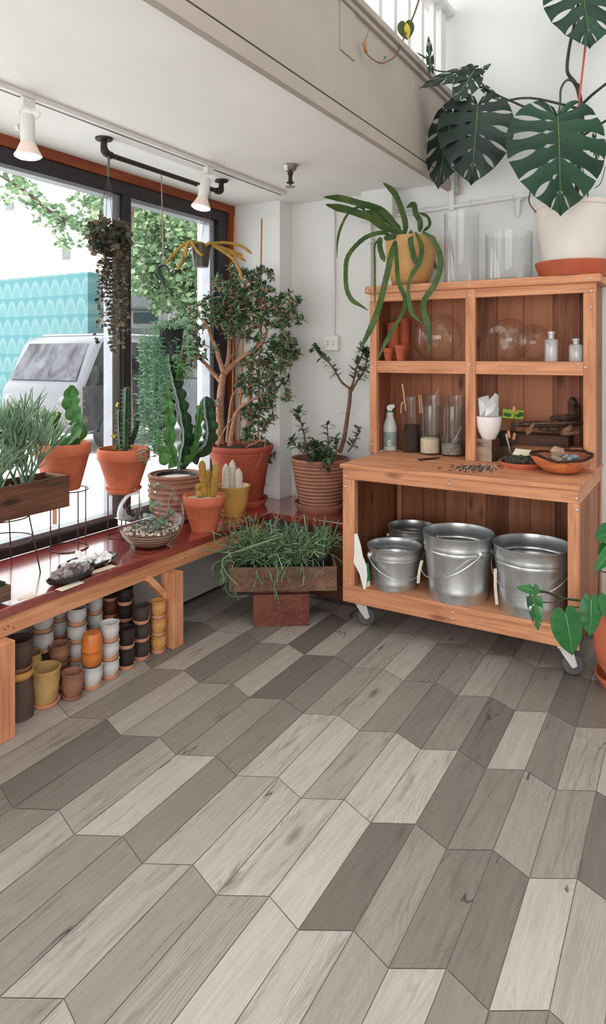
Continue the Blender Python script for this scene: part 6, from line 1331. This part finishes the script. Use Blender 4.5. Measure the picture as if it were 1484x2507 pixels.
# ================================================================= WALL FIXTURES, DRIED VINE
yw = BWY - .022
t = T('wall_pipe', 'white painted sprinkler pipe along the back wall above the hutch', 'pipe', (-1.3, yw, 2.4)); a = at(884, 540, Y=yw); b = at(1300, 477, Y=yw)
MB().tube([a, b], .013, 10).build('pipe_run', WHITE, t)
for u, v in ((1048, 514), (1160, 497)): p = at(u, v, Y=yw); MB().tube([p - RT * .02, p + RT * .02], .019, 10).build('coupling', WHITE, t)
p = at(1268, 482, Y=yw); MB().tube([p - RT * .03, p + RT * .03], .021, 10).build('tee', WHITE, t); MB().tube([p, p - UP * .07, p - UP * .105, p - UP * .12], [.015, .015, .012, .008], 10).build('drop_nozzle', WHITE, t)
t = T('vertical_pipe', 'white vertical pipe on the back wall behind the hutch side', 'pipe', at(905, 600, Y=yw)); p = at(907, 524, Y=yw); MB().tube([p, Vector((p.x, p.y, .0))], .012, 10).build('pipe_run', WHITE, t)
q = at(907, 592, Y=yw - .003); MB().tube([q + UP * .012, q - UP * .012], .022, 12).build('collar', WHITE, t)
t = T('wall_conduit', 'thin white conduit running down the wall to the outlet box', 'conduit', at(818, 500, Y=yw)); p = at(818, 497, Y=BWY - .012); MB().tube([p, Vector((p.x, p.y, at(812, 822, Y=BWY).z))], .009, 8).build('conduit_tube', WHITE, t); q = at(816, 715, Y=BWY - .012); MB().tube([Vector((p.x, p.y, q.z + .012)), Vector((p.x, p.y, q.z - .012))], .013, 8).build('coupling', WHITE, t)
a, b = at(793, 822, Y=BWY - .045), at(826, 858, Y=BWY - .045); t = T('outlet_box', 'white surface mounted double outlet box on the back wall', 'outlet', (a.x, BWY, b.z)); MB().box(a.x, b.x, BWY - .045, BWY - .001, b.z, a.z).build('box', WP, t, smooth=False, bevel=.004)
for f in (.28, .70):
    xx = a.x + (b.x - a.x) * f; zz_ = (a.z + b.z) / 2; mb = MB(); [mb.box(xx - .004 + s * .006, xx - .001 + s * .006, BWY - .0465, BWY - .045, zz_ + q, zz_ + q + .009) for s in (0, 1) for q in (.006, -.014)]; mb.build('socket', pm('slot_grey', C(120, 118, 116), .6), t, smooth=False)
t = T('bracket_pipe', 'white vertical pipe and bracket below the end of the beam', 'pipe', at(1105, 450, Y=yw)); p = at(1106, 378, Y=yw); q = at(1103, 515, Y=yw); MB().box(p.x - .016, p.x + .016, yw - .01, yw + .018, q.z, p.z).build('flat_bar', WHITE, t, smooth=False, bevel=.003)
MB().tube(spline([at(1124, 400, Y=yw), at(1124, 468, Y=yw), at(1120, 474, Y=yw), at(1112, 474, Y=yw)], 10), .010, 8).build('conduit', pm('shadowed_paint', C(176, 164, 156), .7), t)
XV = BMX + .03; tv = lambda P: [at(840 + a / 2.304, b / 2.304, X=XV) for a, b in P]
t = T('dried_vine', 'dried brown vine with one yellow green leaf hanging over the beam', 'vine', tv([(300, 310)])[0]); VN = pm('dry_vine', C(122, 82, 58), .8, var=.3, scale=40)
MB().tube(spline(tv([(440, -40), (405, 70), (350, 200), (300, 310), (250, 345), (205, 355), (135, 305), (122, 250), (135, 200), (148, 160)]), 40), [.005 - .0001 * i for i in range(41)], 7).build('stem', VN, t)
MB().tube(spline(tv([(122, 240), (124, 270), (135, 305)]), 6), [.010, .011, .009, .008, .008, .007, .006], 7).build('husk', pm('husk_orange', C(176, 122, 74), .8), t)
b_ = tv([(352, 130)])[0]; e_ = tv([(362, 222)])[0]; d = (e_ - b_); F_ = frame(b_, d, (-FW + RT * .1)); mb = MB(); vs = [(0, 0, 0)] + [(EDS[i].x * 1.1 * d.length * s, EDS[i].y * d.length, 0) for s, rg in ((1, range(2, 101, 6)), (-1, range(98, 1, -6))) for i in rg]; mb.add(vs, [(0, i, i + 1) for i in range(1, len(vs) - 1)], F_)
mb.build('leaf', leafm('variegated_leaf', C(52, 64, 34), C(78, 92, 44), .4, .1), t, smooth=False); MB().leaf(F_ @ Matrix.Translation((-.004, .0, .004)), d.length * 1.02, d.length * .42, 5, .02, .1).build('leaf_patch', pm('yellow_patch', C(206, 180, 60), .5), t)
MB().leaf(frame(tv([(232, 335)])[0], tv([(252, 285)])[0] - tv([(232, 335)])[0], -FW), .035, .012, 4).build('leaf', LF_PHIL, t)
